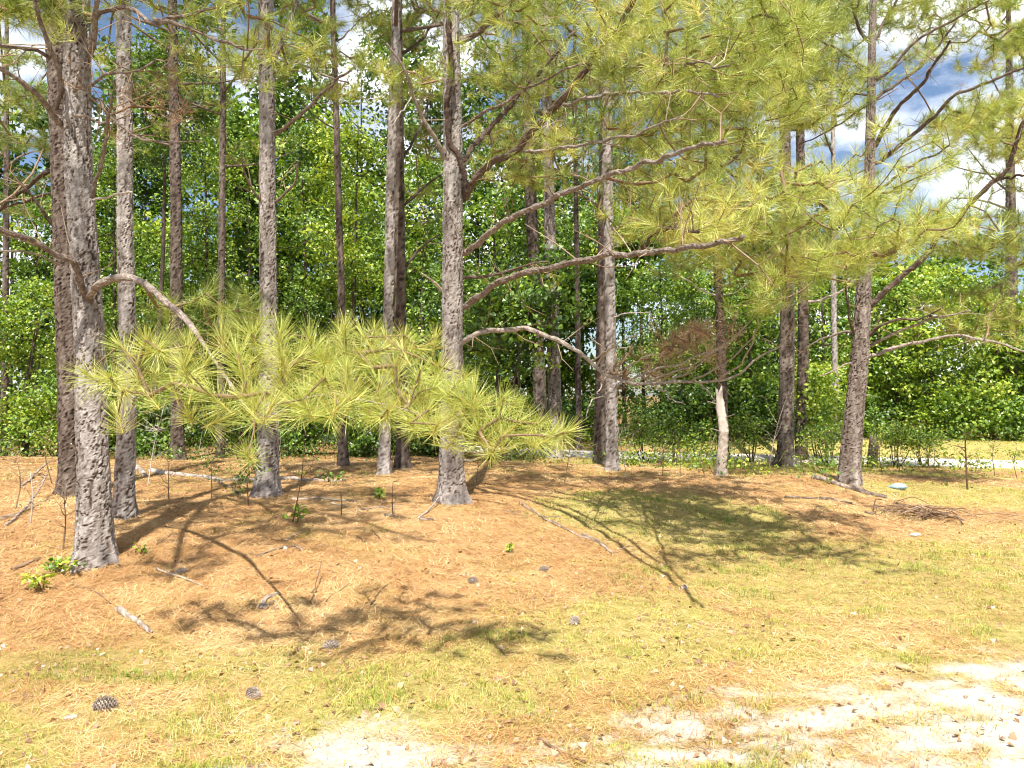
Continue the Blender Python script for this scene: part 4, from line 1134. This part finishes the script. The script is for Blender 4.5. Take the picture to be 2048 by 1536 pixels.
# the far line of trees
for px, d, top, hw, la in ((150, 52, 560, 130, "far tree behind the left pines, leftmost of the distant ones"), (420, 56, 500, 150, "far tree low behind the thin shaded pine"), (640, 60, 560, 150, "far tree behind the straight grey pine"),
                           (860, 55, 600, 130, "far tree behind the big limbed pine trunk"), (1200, 62, 700, 130, "far low tree seen through the gap at the close pair"), (1360, 58, 640, 120, "far tree behind the drooping dead twigs"),
                           (1600, 60, 600, 150, "far tree behind the pair of brown pines"), (1840, 64, 610, 150, "far tree behind the brightest leafy tree"), (2050, 58, 560, 130, "far tree at the right edge skyline")):
    B(px, d, top, 840, hw, 0.42, la, clumps=90, per=50, size=0.24, sig=0.5, trunk_w=0.14, group="far trees beyond the road")
# low bushes in the shade, most with that shade put into their leaf tint
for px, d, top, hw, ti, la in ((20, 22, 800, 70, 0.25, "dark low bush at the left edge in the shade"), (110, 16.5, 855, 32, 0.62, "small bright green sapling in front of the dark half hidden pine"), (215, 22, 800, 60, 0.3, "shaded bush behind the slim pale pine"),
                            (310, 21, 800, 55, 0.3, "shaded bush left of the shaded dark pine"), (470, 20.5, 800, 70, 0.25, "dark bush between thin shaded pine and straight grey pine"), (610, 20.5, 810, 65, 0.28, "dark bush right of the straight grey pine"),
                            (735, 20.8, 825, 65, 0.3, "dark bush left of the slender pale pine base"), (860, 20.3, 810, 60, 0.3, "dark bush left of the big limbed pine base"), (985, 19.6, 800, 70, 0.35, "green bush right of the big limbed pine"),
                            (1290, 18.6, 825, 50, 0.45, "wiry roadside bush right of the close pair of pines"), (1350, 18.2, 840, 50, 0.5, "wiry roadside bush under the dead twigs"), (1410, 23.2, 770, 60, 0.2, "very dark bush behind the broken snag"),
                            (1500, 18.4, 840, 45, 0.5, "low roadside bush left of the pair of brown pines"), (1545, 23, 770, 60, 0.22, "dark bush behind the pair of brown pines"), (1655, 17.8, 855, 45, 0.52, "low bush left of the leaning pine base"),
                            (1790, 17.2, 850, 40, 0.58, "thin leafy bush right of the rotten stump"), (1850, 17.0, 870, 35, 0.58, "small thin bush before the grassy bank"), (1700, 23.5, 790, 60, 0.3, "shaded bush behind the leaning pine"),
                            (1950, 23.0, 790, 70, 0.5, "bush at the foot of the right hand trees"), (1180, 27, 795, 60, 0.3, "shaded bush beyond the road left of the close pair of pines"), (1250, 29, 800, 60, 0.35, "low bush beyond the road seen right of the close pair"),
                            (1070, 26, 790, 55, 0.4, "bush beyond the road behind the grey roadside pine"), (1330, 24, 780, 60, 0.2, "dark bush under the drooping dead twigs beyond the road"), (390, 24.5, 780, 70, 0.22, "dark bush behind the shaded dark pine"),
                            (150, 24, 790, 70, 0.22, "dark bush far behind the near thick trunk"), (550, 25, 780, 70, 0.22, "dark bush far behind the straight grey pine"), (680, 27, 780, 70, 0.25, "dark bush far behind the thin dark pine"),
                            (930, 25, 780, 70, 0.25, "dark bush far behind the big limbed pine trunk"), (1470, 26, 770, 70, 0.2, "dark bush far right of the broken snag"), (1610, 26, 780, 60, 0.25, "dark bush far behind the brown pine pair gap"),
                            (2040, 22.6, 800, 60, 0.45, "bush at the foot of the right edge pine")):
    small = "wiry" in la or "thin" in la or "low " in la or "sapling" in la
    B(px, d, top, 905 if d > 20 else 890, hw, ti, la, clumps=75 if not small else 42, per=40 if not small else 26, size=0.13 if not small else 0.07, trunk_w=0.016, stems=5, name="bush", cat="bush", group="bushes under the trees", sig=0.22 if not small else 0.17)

# ------------------------------------------------------------------ things lying on the ground
def stick(pts, w, label, mat="deadwood", tint=0.5, name="fallen_stick", cat="stick", lift=0.1, twigs=0, group="sticks lying on the ground", rise=None, taper=0.6):
    G = np.array([on_ground(*p) for p in pts])
    P = resample(G, 0.05)
    dm = P[:, 1].mean()
    r = np.linspace(w, w * taper, len(P)) * dm / F_PX / 2
    P[:, 2] = H(P[:, 0], P[:, 1]) + r * lift + 0.008
    tint = tint * 0.72
    if rise is not None:
        P[:, 2] += np.linspace(0, 1, len(P)) ** 1.5 * rise
    rng = np.random.default_rng(int(pts[0][0] * 3 + pts[0][1]))
    P[1:-1, :2] += rng.normal(0, 0.004, (len(P) - 2, 2))
    base = P[0].copy()
    mbb = MB(); tube(mbb, P, r * (1 + 0.08 * rng.normal(size=len(P))), 9, 0.07, tint=tint + 0.2 * rng.normal(size=len(P) * 9 + 2), rng=rng)
    me = mbb.mesh(name, M[mat], base)
    if not twigs:
        return tag(link(name, me, None, base), label, cat, group)
    root = thing(name, label, cat, base, group)
    link("stem", me, root)
    for _ in range(twigs):
        i = rng.integers(len(P) // 3, len(P)); a = rng.uniform(0, 2 * np.pi); L = rng.uniform(0.2, 0.5)
        e = P[i] + np.array([math.cos(a) * L, math.sin(a) * L, rng.uniform(0.03, 0.25) * L])
        e[2] = max(e[2], float(H(e[0], e[1])) + 0.01)
        m2 = MB(); tube(m2, resample(np.stack([P[i], (P[i] + e) / 2 + rng.normal(0, 0.03, 3), e]), 0.08), 0.004, 5, tint=tint, rng=rng)
        link("side_twig", m2.mesh("side_twig", M[mat], base), root)
    return root

stick([(234, 1211), (268, 1236), (302, 1266)], 15, "thick broken stick with pinkish bark below the near pine", tint=0.75)
stick([(520, 1213), (540, 1197), (556, 1190)], 12, "short pale split chunk of wood in the shade", tint=0.8)
stick([(528, 1214), (548, 1204)], 7, "thin splinter beside the short pale chunk of wood", tint=0.6)
stick([(1076, 1482), (1120, 1505), (1172, 1528)], 8, "thin dark stick on the pale sand at the bottom", mat="twig", tint=0.35)
stick([(1630, 962), (1670, 972), (1700, 980)], 15, "broken grey log lying at the foot of the leaning pine", tint=0.6, name="fallen_log", cat="log")
stick([(1702, 979), (1740, 990), (1772, 998)], 16, "darker log end right of the leaning pine foot", tint=0.3, name="fallen_log", cat="log")
stick([(1570, 996), (1600, 998), (1640, 1000)], 7, "dark stick left of two lying below the leaning pine", tint=0.15)
stick([(1640, 1001), (1675, 1003), (1704, 1009)], 8, "dark stick right of two lying below the leaning pine", tint=0.15)
stick([(1730, 1025), (1760, 1032)], 6, "dark stick end pointing at the brush pile", tint=0.15)
stick([(300, 942), (380, 955), (450, 964), (520, 966)], 13, "long pale log lying behind the slim pale pine", tint=0.85, name="fallen_log", cat="log")
stick([(560, 962), (620, 966), (690, 963)], 10, "pale log half buried right of the straight grey pine", tint=0.7, name="fallen_log", cat="log")
stick([(420, 955), (450, 975), (485, 992)], 7, "dark crooked branch under the hanging needle tuft", tint=0.1, twigs=3)
stick([(262, 925), (275, 938), (290, 950)], 16, "short pale leaning log behind the slim pale pine foot", tint=0.75, rise=-0.0, name="fallen_log", cat="log")
stick([(585, 1001), (640, 1003), (690, 1005)], 7, "pale stick right of the straight pine foot", tint=0.85)
stick([(660, 1010), (690, 1016)], 6, "short pale stick below the longer pale one", tint=0.8)
stick([(695, 1005), (715, 1012)], 7, "dark short stick at the end of the pale ones", tint=0.3)
stick([(712, 1024), (760, 1018), (800, 1020)], 5, "thin grey twig left of the big limbed pine", tint=0.5, twigs=4)
stick([(770, 1034), (790, 1037)], 9, "dark stubby stick near the big limbed pine", tint=0.1)
stick([(840, 1041), (868, 1042)], 10, "stubby grey stick at the foot of the big limbed pine", tint=0.4)
stick([(835, 1040), (860, 1024), (885, 1005)], 4, "thin pale stick propped on the big limbed pine foot", tint=0.8, rise=0.1)
stick([(1040, 1010), (1090, 1040), (1150, 1070), (1190, 1085)], 6, "long grey dead branch across the shaded green grass", tint=0.55, twigs=4)
stick([(1165, 1072), (1200, 1090), (1225, 1107)], 8, "grey branch end with twigs on the sunny grass edge", tint=0.6, twigs=2)
stick([(315, 1132), (350, 1146), (372, 1152)], 6, "pale thin stick right of the near pine", tint=0.8)
stick([(372, 1152), (395, 1162), (406, 1168)], 4, "thin pale twig end right of the near pine", tint=0.7)
stick([(145, 1162), (180, 1180), (222, 1202)], 4, "thin brown twig pointing at the thick broken stick", tint=0.4, mat="twig")
stick([(25, 1138), (60, 1124), (80, 1115)], 9, "brown rotten stick at the left of the near pine", mat="twig", tint=0.5)
stick([(515, 1110), (560, 1098), (595, 1093)], 5, "thin bent stick at the shade edge", tint=0.4)
stick([(590, 1094), (605, 1102)], 6, "short stick at the end of the bent one", tint=0.45)
stick([(570, 1083), (590, 1068), (608, 1060)], 4, "thin curved twig below the green seedling", tint=0.6)
stick([(0, 1042), (30, 1035), (60, 1020)], 9, "grey stick at the left edge", tint=0.5)
stick([(10, 1055), (50, 1030), (95, 990)], 5, "thin bare branch rising at the left edge", tint=0.6, rise=0.25, twigs=3)
stick([(40, 972), (70, 955), (98, 940)], 5, "thin pale branch lying left of the dark half hidden pine", tint=0.7, rise=0.12)
stick([(620, 1208), (632, 1180), (642, 1160)], 3, "thin upright twig on the sunny straw", tint=0.4, mat="twig", rise=0.12)
stick([(652, 1203), (675, 1185), (700, 1174)], 3, "long thin bent twig on the sunny straw", tint=0.5, mat="twig")
stick([(742, 1212), (756, 1190), (775, 1176)], 4, "curved thin twig at the right of the sunny straw", tint=0.4, mat="twig")
stick([(1790, 1338), (1830, 1345)], 5, "small dark stick on the right sand", mat="twig", tint=0.3)
stick([(745, 1060), (765, 1085)], 4, "small leaning twig in the straw", tint=0.3, mat="twig")

# brush pile of thin dead twigs, right
rng = np.random.default_rng(77)
c = on_ground(1845, 1035)
pile = thing("brush_pile", "low pile of brown dead twigs at the foot of the bank", "brush pile", c)
for k in range(70):
    a = rng.normal(-0.2, 0.75); L = rng.uniform(0.2, 0.7)
    p = c + np.array([rng.normal(0, 0.34), rng.normal(0.05, 0.18), 0])
    q = p + np.array([math.cos(a) * L, math.sin(a) * L, 0]); p = p - (q - p) * 0.5; q = q - (q - p) / 3
    zz = rng.random() * 0.16
    p[2] = H(p[0], p[1]) + 0.015 + zz * 0.4; q[2] = H(q[0], q[1]) + 0.015 + zz * rng.random()
    m_ = (p + q) / 2 + np.array([rng.normal(0, 0.03), rng.normal(0, 0.03), 0.01 + 0.4 * zz])
    mbb = MB(); tube(mbb, resample(np.stack([p, m_, q]), 0.12), rng.uniform(0.003, 0.008), 5, tint=rng.uniform(0.1, 0.75), rng=rng)
    link("twig", mbb.mesh("twig", M["twig"], c), pile)

# pine cones
def cone(px, py, L, label, yaw, seed):
    rng = np.random.default_rng(seed)
    g = on_ground(px, py)
    mbb = MB()
    R = L * 0.34
    prof = lambda s: R * np.sin(np.pi * np.clip(0.08 + 0.88 * s, 0, 1)) ** 0.75
    P = np.stack([np.linspace(-L / 2, L / 2, 8), np.zeros(8), np.zeros(8)], -1)
    tube(mbb, P, np.maximum(prof(np.linspace(0, 1, 8)) * 0.62, 0.004), 10, tint=0.2, rng=rng)
    n = 110
    for k in range(n):
        s = (k + 0.5) / n; a = k * 2.39996
        r0, r1 = prof(s) * 0.55, prof(s) * 1.08 + 0.003
        x = (s - 0.5) * L
        o = np.array([0, math.cos(a), math.sin(a)]); tg_ = np.array([0, -math.sin(a), math.cos(a)]); ax_ = np.array([1.0, 0, 0])
        wv, tip = R * 0.30, x + L * 0.05
        c0 = ax_ * x + o * r0
        e = ax_ * tip + o * r1
        V = [c0 - tg_ * wv * 0.5, c0 + tg_ * wv * 0.5, e + tg_ * wv * 0.55, e - tg_ * wv * 0.55, e + ax_ * 0.004 + o * 0.004 , c0 + ax_ * 0.006]
        mbb.add(V, [[0, 1, 2], [0, 2, 3], [2, 4, 3], [5, 4, 2], [5, 3, 4], [5, 2, 1], [5, 0, 3]], None, 0.5)
    o = link("pine_cone", mbb.mesh("pine_cone", M["cone"], flat=True), None, (g[0], g[1], g[2] + R * 0.72))
    o.rotation_euler = (rng.uniform(0, 6), rng.normal(0, 0.12), yaw)
    tag(o, label, "pine cone", "pine cones on the ground")

cone(208, 1428, 0.108, "largest opened pine cone on the grass at lower left", 0.3, 1)
cone(505, 1388, 0.085, "round grey pine cone on the grass, right of the largest one", -0.6, 2)
cone(661, 1290, 0.10, "small pine cone at the edge of the shaded straw", 0.4, 3)
cone(945, 1171, 0.085, "small dark pine cone on the sunny straw in the middle", -0.2, 4)
cone(1148, 1256, 0.085, "lone dark pine cone on the dry grass right of the middle", 0.7, 5)
cone(1087, 1152, 0.08, "small pine cone by the edge of the shaded grass", 0.1, 6)
cone(361, 1141, 0.085, "dark pine cone on the straw right of the near pine", 0.5, 7)
cone(1368, 1186, 0.06, "tiny pine cone far out on the yellow grass", 0.9, 8)

# flat pieces of bark, pale litter
def crumple(name, px, py, sx, sy, sz, mat, label, cat, seed, rot=0.0):
    rng = np.random.default_rng(seed)
    g = on_ground(px, py)
    nu, nv = 16, 9
    u, v = np.meshgrid(np.linspace(0, 2 * np.pi, nu, endpoint=False), np.linspace(0.02, np.pi - 0.02, nv))
    f = 1 + 0.35 * (fbm(np.cos(u) * 2 + seed, np.sin(u) * 2 + v * 2, 3, seed) - 0.5) * 2
    V = np.stack([sx * np.cos(u) * np.sin(v) * f, sy * np.sin(u) * np.sin(v) * f, sz * np.cos(v) * f], -1).reshape(-1, 3)
    i, j = np.meshgrid(np.arange(nv - 1), np.arange(nu), indexing="ij"); k = (j + 1) % nu
    mbb = MB().add(V, None, np.stack([i * nu + j, (i + 1) * nu + j, (i + 1) * nu + k, i * nu + k], -1).reshape(-1, 4), 0.5)
    o = link(name, mbb.mesh(name, M[mat]), None, (g[0], g[1], g[2] + sz * 0.6))
    o.rotation_euler = (0, 0, rot)
    return tag(o, label, cat)
crumple("discarded_bag", 1796, 978, 0.14, 0.09, 0.055, "litter", "blue grey crumpled bag lying in grass beside the leaning pine", "litter", 3)
crumple("paper_scrap", 1832, 1072, 0.075, 0.04, 0.016, "pale_litter", "pale scrap lying on the grass in front of the brush pile", "litter", 4, 0.2)
crumple("bark_flake", 142, 1443, 0.036, 0.02, 0.012, "cone", "grey flake of bark left of the largest pine cone", "bark flake", 5, 0.5)

# seedlings and bare saplings
def seedling(px, py, h, tint, label, n=26, size=0.06):
    g = on_ground(px, py)
    rng = np.random.default_rng(int(px))
    root = thing("seedling", label, "seedling", g, "small green seedlings")
    tips = []
    for k in range(4):
        e = g + np.array([rng.normal(0, h * 0.45), rng.normal(0, h * 0.35), h * rng.uniform(0.55, 1.0)])
        mbb = MB(); tube(mbb, resample(np.stack([g - [0, 0, 0.02], g * 0.5 + e * 0.5 + [0, 0, h * 0.1], e]), 0.04), 0.0035, 5, tint=0.3, rng=rng)
        link("stem", mbb.mesh("stem", M["twig"], g), root); tips.append(e); tips.append(g * 0.35 + e * 0.65)
    mbb = MB(); leaf_cloud(mbb, np.array(tips), n // 4 + 1, h * 0.22, size, rng, tint, flat=0.9)
    link("foliage", mbb.mesh("foliage", M["leaf"], g, flat=True), root)
seedling(86, 1178, 0.15, 0.97, "bright yellow green seedling at the left of the near pine")
seedling(114, 1145, 0.14, 0.72, "green seedling just behind the bright yellow one")
seedling(594, 1046, 0.20, 0.62, "green seedling on the straw below the straight grey pine")
seedling(758, 1003, 0.12, 0.95, "tiny yellow seedling left of the big limbed pine")
seedling(1018, 1115, 0.08, 0.8, "tiny seedling on the straw right of the big limbed pine", 14, 0.04)
seedling(283, 1108, 0.09, 0.7, "tiny grassy seedling right of the near pine", 14, 0.04)
seedling(665, 975, 0.22, 0.4, "small dark seedling patch right of the straight pine")

def bare_sapling(px, py, h, label, lean=(0, 0), n=9, leaves=0, tint=0.35, mat="twig", ltint=0.6, w=0.008):
    g = on_ground(px, py)
    rng = np.random.default_rng(int(px * 3 + py))
    root = thing("sapling", label, "sapling", g, "thin saplings in the straw")
    top = g + np.array([lean[0], lean[1], h])
    P = resample(np.stack([g - [0, 0, 0.03], (g + top) / 2 + rng.normal(0, 0.05, 3) * h, top]), 0.06)
    mbb = MB(); tube(mbb, P, np.linspace(w, w * 0.35, len(P)), 6, 0.05, tint=tint, rng=rng)
    link("stem", mbb.mesh("stem", M[mat], g), root)
    ends = []
    for k in range(n):
        i = rng.integers(len(P) // 3, len(P)); a = rng.uniform(0, 2 * np.pi); L = h * rng.uniform(0.15, 0.42)
        e = P[i] + np.array([math.cos(a) * L, math.sin(a) * L * 0.7, L * rng.uniform(0.1, 0.9)])
        m2 = MB(); Q = resample(np.stack([P[i], (P[i] + e) / 2 + rng.normal(0, 0.06, 3) * L, e]), 0.06)
        tube(m2, Q, np.linspace(w * 0.5, 0.0015, len(Q)), 5, tint=tint, rng=rng)
        for _ in range(3):
            s = Q[rng.integers(1, len(Q))]; f = s + rng.normal(0, 0.3, 3) * L + [0, 0, 0.1 * L]
            tube(m2, np.stack([s, f]), [0.002, 0.001], 4, tint=tint, rng=rng); ends.append(f)
        link("side_twig", m2.mesh("side_twig", M[mat], g), root); ends.append(e)
    if leaves:
        m3 = MB(); leaf_cloud(m3, np.array(ends), leaves, 0.04, 0.045, rng, ltint); link("foliage", m3.mesh("foliage", M["leaf"], g, flat=True), root)
bare_sapling(125, 1100, 0.55, "bare twiggy sapling left of the near pine", n=12, tint=0.4)
bare_sapling(105, 965, 0.95, "thin sapling with few leaves left of the dark half hidden pine", n=8, leaves=3)
bare_sapling(295, 970, 1.0, "pale dead sapling with spreading twigs right of the slim pale pine", lean=(0.2, 0), n=14, tint=0.9, mat="deadwood")
bare_sapling(337, 1003, 0.45, "small bare sapling on the straw right of the slim pale pine", n=8, tint=0.3)
bare_sapling(423, 998, 0.5, "small dark sapling with sparse leaves under the needled bough", n=9, leaves=2, ltint=0.4)
bare_sapling(497, 1015, 0.45, "leafy dark sapling left of the straight pine foot", n=10, leaves=4, ltint=0.35)
bare_sapling(584, 1046, 0.95, "tall thin dark sapling right of the straight pine foot", lean=(0.12, 0), n=5, leaves=1, tint=0.1)
bare_sapling(683, 1033, 0.22, "small dark stem in the straw between the pines", n=3, tint=0.1)
bare_sapling(786, 1033, 0.35, "single dark dead stem left of the big limbed pine", n=2, tint=0.05)
bare_sapling(952, 965, 0.5, "bare sapling right of the big limbed pine foot", n=8, tint=0.5)
bare_sapling(1128, 965, 0.85, "dark thin sapling below the tip of the needled bough", lean=(0.12, 0), n=5, tint=0.1)
bare_sapling(1255, 960, 0.9, "pale leaning dead stem at the close pair of pines", lean=(-0.15, 0.1), n=4, tint=0.9, mat="deadwood")
bare_sapling(1535, 948, 1.4, "pale thin sapling left of the pair of brown pines", lean=(0.35, 0), n=6, tint=0.8, mat="deadwood", leaves=1)
bare_sapling(1610, 950, 0.7, "thin leafy sapling at the foot of the pair of brown pines", n=9, leaves=4, ltint=0.65)
bare_sapling(1652, 945, 0.8, "leafy sapling left of the leaning pine foot", n=10, leaves=4, ltint=0.6)
bare_sapling(1765, 952, 0.75, "thin leafy sapling right of the leaning pine foot", n=11, leaves=5, ltint=0.68)
bare_sapling(1800, 945, 0.8, "slender leafy sapling before the gravel road", n=10, leaves=4, ltint=0.68)
bare_sapling(1868, 945, 0.65, "wiry leafy sapling before the grassy bank", n=10, leaves=3, ltint=0.66)
bare_sapling(1935, 980, 0.95, "dark dead sapling standing alone in the right hand grass", lean=(-0.03, 0), n=7, tint=0.1, w=0.016)
bare_sapling(1990, 955, 0.7, "bare wiry sapling near the right edge", n=9, leaves=2, ltint=0.7)
bare_sapling(2035, 960, 0.6, "sparse leafy sapling at the right edge", n=9, leaves=3, ltint=0.7)
bare_sapling(60, 1050, 0.5, "bare grey stem at the left edge", n=3, tint=0.9, mat="deadwood")
bare_sapling(30, 1020, 0.6, "twiggy bare sapling at the left edge", n=10, tint=0.6)
bare_sapling(1325, 955, 0.6, "dry sapling between the close pair and the broken snag", n=8, leaves=2, ltint=0.6, tint=0.5)

# ------------------------------------------------------------------ weeds and wiry stems under the trees
rng = np.random.default_rng(404)
um, sm_ = MB(), MB()
n = 5200
x, y = rng.uniform(-16, 17, n), rng.uniform(11.5, 24.5, n)
yr = np.interp(x, ROAD_X, ROAD_Y)
den = smooth(0.42, 0.62, fbm(x * 0.55, y * 0.55, 3, 141)) * np.where(x > 2.2, 1.0, 0.45 * smooth(13.5, 18, y)) * (np.abs(y - yr) > 1.3) * smooth(12, 15.5, y + np.where(x > 2, 0.6, 0))
den = np.maximum(den, 0.8 * (y - yr > 1.4) * (x < 6.0) * smooth(0.3, 0.5, fbm(x, y, 2, 143)))
keep = rng.random(n) < den
C = np.stack([x, y, H(x, y) + rng.uniform(0.05, 0.30, n)], -1)[keep]
tb = np.where(C[:, 0] > 1, 0.62, 0.34) + rng.normal(0, 0.14, len(C))
for lo in np.arange(0.0, 1.0, 0.2):
    sel = (tb >= lo) & (tb < lo + 0.2)
    if sel.any():
        leaf_cloud(um, C[sel], 16, 0.10 + 0.10 * rng.random(sel.sum()), 0.075, rng, lo + 0.1, flat=0.5)
for c in C[::3]:
    h = rng.uniform(0.25, 0.8); g = np.array([c[0], c[1], float(H(c[0], c[1])) - 0.02])
    e = g + np.array([rng.normal(0, 0.3) * h, rng.normal(0, 0.3) * h, h])
    tube(sm_, np.stack([g, (g + e) / 2 + rng.normal(0, 0.06, 3), e]), [0.006, 0.005, 0.002], 4, tint=rng.uniform(0.2, 0.9), cap=False)
    tube(sm_, np.stack([(g + e) / 2, (g + e) / 2 + rng.normal(0, 0.22, 3) + [0, 0, 0.12]]), [0.004, 0.0015], 4, tint=0.6, cap=False)
tag(link("undergrowth", um.mesh("undergrowth", M["leaf"], flat=True)), "low leafy weeds growing between the pines and the road", "undergrowth", kind="stuff")
tag(link("dry_weeds", sm_.mesh("dry_weeds", M["twig"], flat=True)), "wiry brown stems standing among the low weeds", "weeds", kind="stuff")

# ------------------------------------------------------------------ straw and grass on the ground
rng = np.random.default_rng(2024)
def scatter(n, density, dmin=2.9, dmax=24.0, power=1.0, wide=0.74):
    """points of ground in front of the camera, thicker near it"""
    out = []
    while sum(map(len, out)) < n:
        k = n * 2
        u = rng.random(k)
        d = 1 / (1 / dmin + u * (1 / dmax - 1 / dmin)) if power == 1 else dmin * (dmax / dmin) ** u
        x = rng.uniform(-1, 1, k) * (wide * d + 0.4)
        keep = rng.random(k) < density(x, d)
        out.append(np.stack([x[keep], d[keep]], -1))
    return np.concatenate(out)[:n]

def straw_density(x, y):
    yr = np.interp(x, ROAD_X, ROAD_Y)
    return np.clip(1.0 - 0.80 * grass_at(x, y) - 0.55 * sand_at(x, y), 0.05, 1) * (np.abs(y - yr) > 1.35)
S = scatter(250000, straw_density, power=2)
n = len(S)
L = rng.uniform(0.05, 0.16, n) * np.clip(0.8 + 0.03 * S[:, 1], 0.8, 1.3)
wd = np.clip(0.00060 * S[:, 1], 0.0024, 0.009) * rng.uniform(0.7, 1.2, n)
ang = rng.uniform(0, 2 * np.pi, n) + 0.0
dv = np.stack([np.cos(ang), np.sin(ang)], -1)
a, b = S - dv * (L * 0.5)[:, None], S + dv * (L * 0.5)[:, None]
za = H(a[:, 0], a[:, 1]) + rng.uniform(0.002, 0.014, n); zb = H(b[:, 0], b[:, 1]) + rng.uniform(0.002, 0.03, n)
zc = H(S[:, 0], S[:, 1]) + rng.uniform(0.004, 0.024, n)
za, zb = np.maximum(za, 2 * zc - zb - 0.02), zb
sd_ = np.stack([-dv[:, 1], dv[:, 0]], -1) * (wd * 0.5)[:, None]
mk = lambda p, z: np.concatenate([p, z[:, None]], 1)
V = np.stack([mk(a - sd_, za), mk(a + sd_, za), mk(b, zb)], 1).reshape(-1, 3)
k = np.arange(n)[:, None] * 3
tn = np.clip(rng.beta(1.2, 1.0, n) * 0.85 + 0.12 + 0.75 * (fbm(S[:, 0] * 1.1, S[:, 1] * 1.1, 4, 91) - 0.5) + 0.35 * (fbm(S[:, 0] * 5, S[:, 1] * 5, 3, 92) - 0.5), 0, 1)
mb = MB().add(V, k + np.array([[0, 1, 2]]), None, np.repeat(tn, 3))
tag(link("pine_straw", mb.mesh("pine_straw", M["straw"], flat=True)), "orange brown fallen pine needles covering the ground", "pine straw", kind="stuff")

# dead leaves and flakes of bark in the straw
Lf = scatter(5200, lambda x, y: 0.25 + 0.75 * smooth(0.45, 0.62, fbm(x * 1.7, y * 1.7, 3, 151)) * (np.abs(y - np.interp(x, ROAD_X, ROAD_Y)) > 1.35), power=2, dmax=17)
lm = MB()
for sz, part in ((0.035, Lf[:2600]), (0.055, Lf[2600:4200]), (0.02, Lf[4200:])):
    leaf_cloud(lm, np.stack([part[:, 0], part[:, 1], H(part[:, 0], part[:, 1]) + 0.012], -1), 1, 0.004, sz, rng, 0.35, tsd=0.3, flat=1.6)
tag(link("leaf_litter", lm.mesh("leaf_litter", M["needle_dead"], flat=True)), "dead leaves and bark flakes strewn over the straw", "leaf litter", kind="stuff")

def grass_density(x, y):
    yr = np.interp(x, ROAD_X, ROAD_Y)
    g = grass_at(x, y) * (1 - 0.94 * sand_at(x, y))
    return np.clip(g * (0.35 + 0.9 * smooth(0.4, 0.62, fbm(x * 5, y * 5, 3, 95))), 0.012, 1) * (np.abs(y - yr) > 1.35)
S = scatter(120000, grass_density, power=2)
n = len(S)
tuft = smooth(0.55, 0.72, fbm(S[:, 0] * 3.2 + 5, S[:, 1] * 3.2, 3, 97))
hgt = rng.uniform(0.008, 0.028, n) * (1 + 1.1 * tuft) * np.clip(0.7 + 0.05 * S[:, 1], 0.8, 1.5)
wd = np.clip(0.0006 * S[:, 1], 0.0032, 0.011) * rng.uniform(0.7, 1.2, n)
ang = rng.uniform(0, 2 * np.pi, n)
dv = np.stack([np.cos(ang), np.sin(ang)], -1)
bend = hgt * rng.uniform(0.3, 1.8, n)
z = H(S[:, 0], S[:, 1]) - 0.004
sd_ = np.stack([-dv[:, 1], dv[:, 0]], -1) * (wd * 0.5)[:, None]
m1 = S + dv * (bend * 0.35)[:, None]; m2 = S + dv * bend[:, None]
V = np.stack([mk(S - sd_, z), mk(S + sd_, z), mk(m1 + sd_ * 0.8, z + hgt * 0.65), mk(m1 - sd_ * 0.8, z + hgt * 0.65), mk(m2, z + hgt)], 1).reshape(-1, 3)
k = np.arange(n)[:, None] * 5
green = 0.06 + 0.30 * blob(S[:, 0], S[:, 1], 1.9, 9.2, 2.2, 2.0) + 0.22 * blob(S[:, 0], S[:, 1], -1.9, 4.6, 1.6, 0.4) + 0.2 * tuft
tn = np.clip(rng.normal(0.66, 0.17, n) - green + 0.35 * (fbm(S[:, 0] * 0.9, S[:, 1] * 0.9, 3, 99) - 0.5), 0, 1)
mb = MB().add(V, k + np.array([[2, 3, 4]]), k + np.array([[0, 1, 2, 3]]), np.repeat(tn, 5))
tag(link("grass", mb.mesh("grass", M["grass"], flat=True)), "short dry yellow green grass over the sandy ground", "grass", kind="stuff")
print("TRIS", sum(len(m.loops) - 2 * len(m.polygons) for m in bpy.data.meshes))
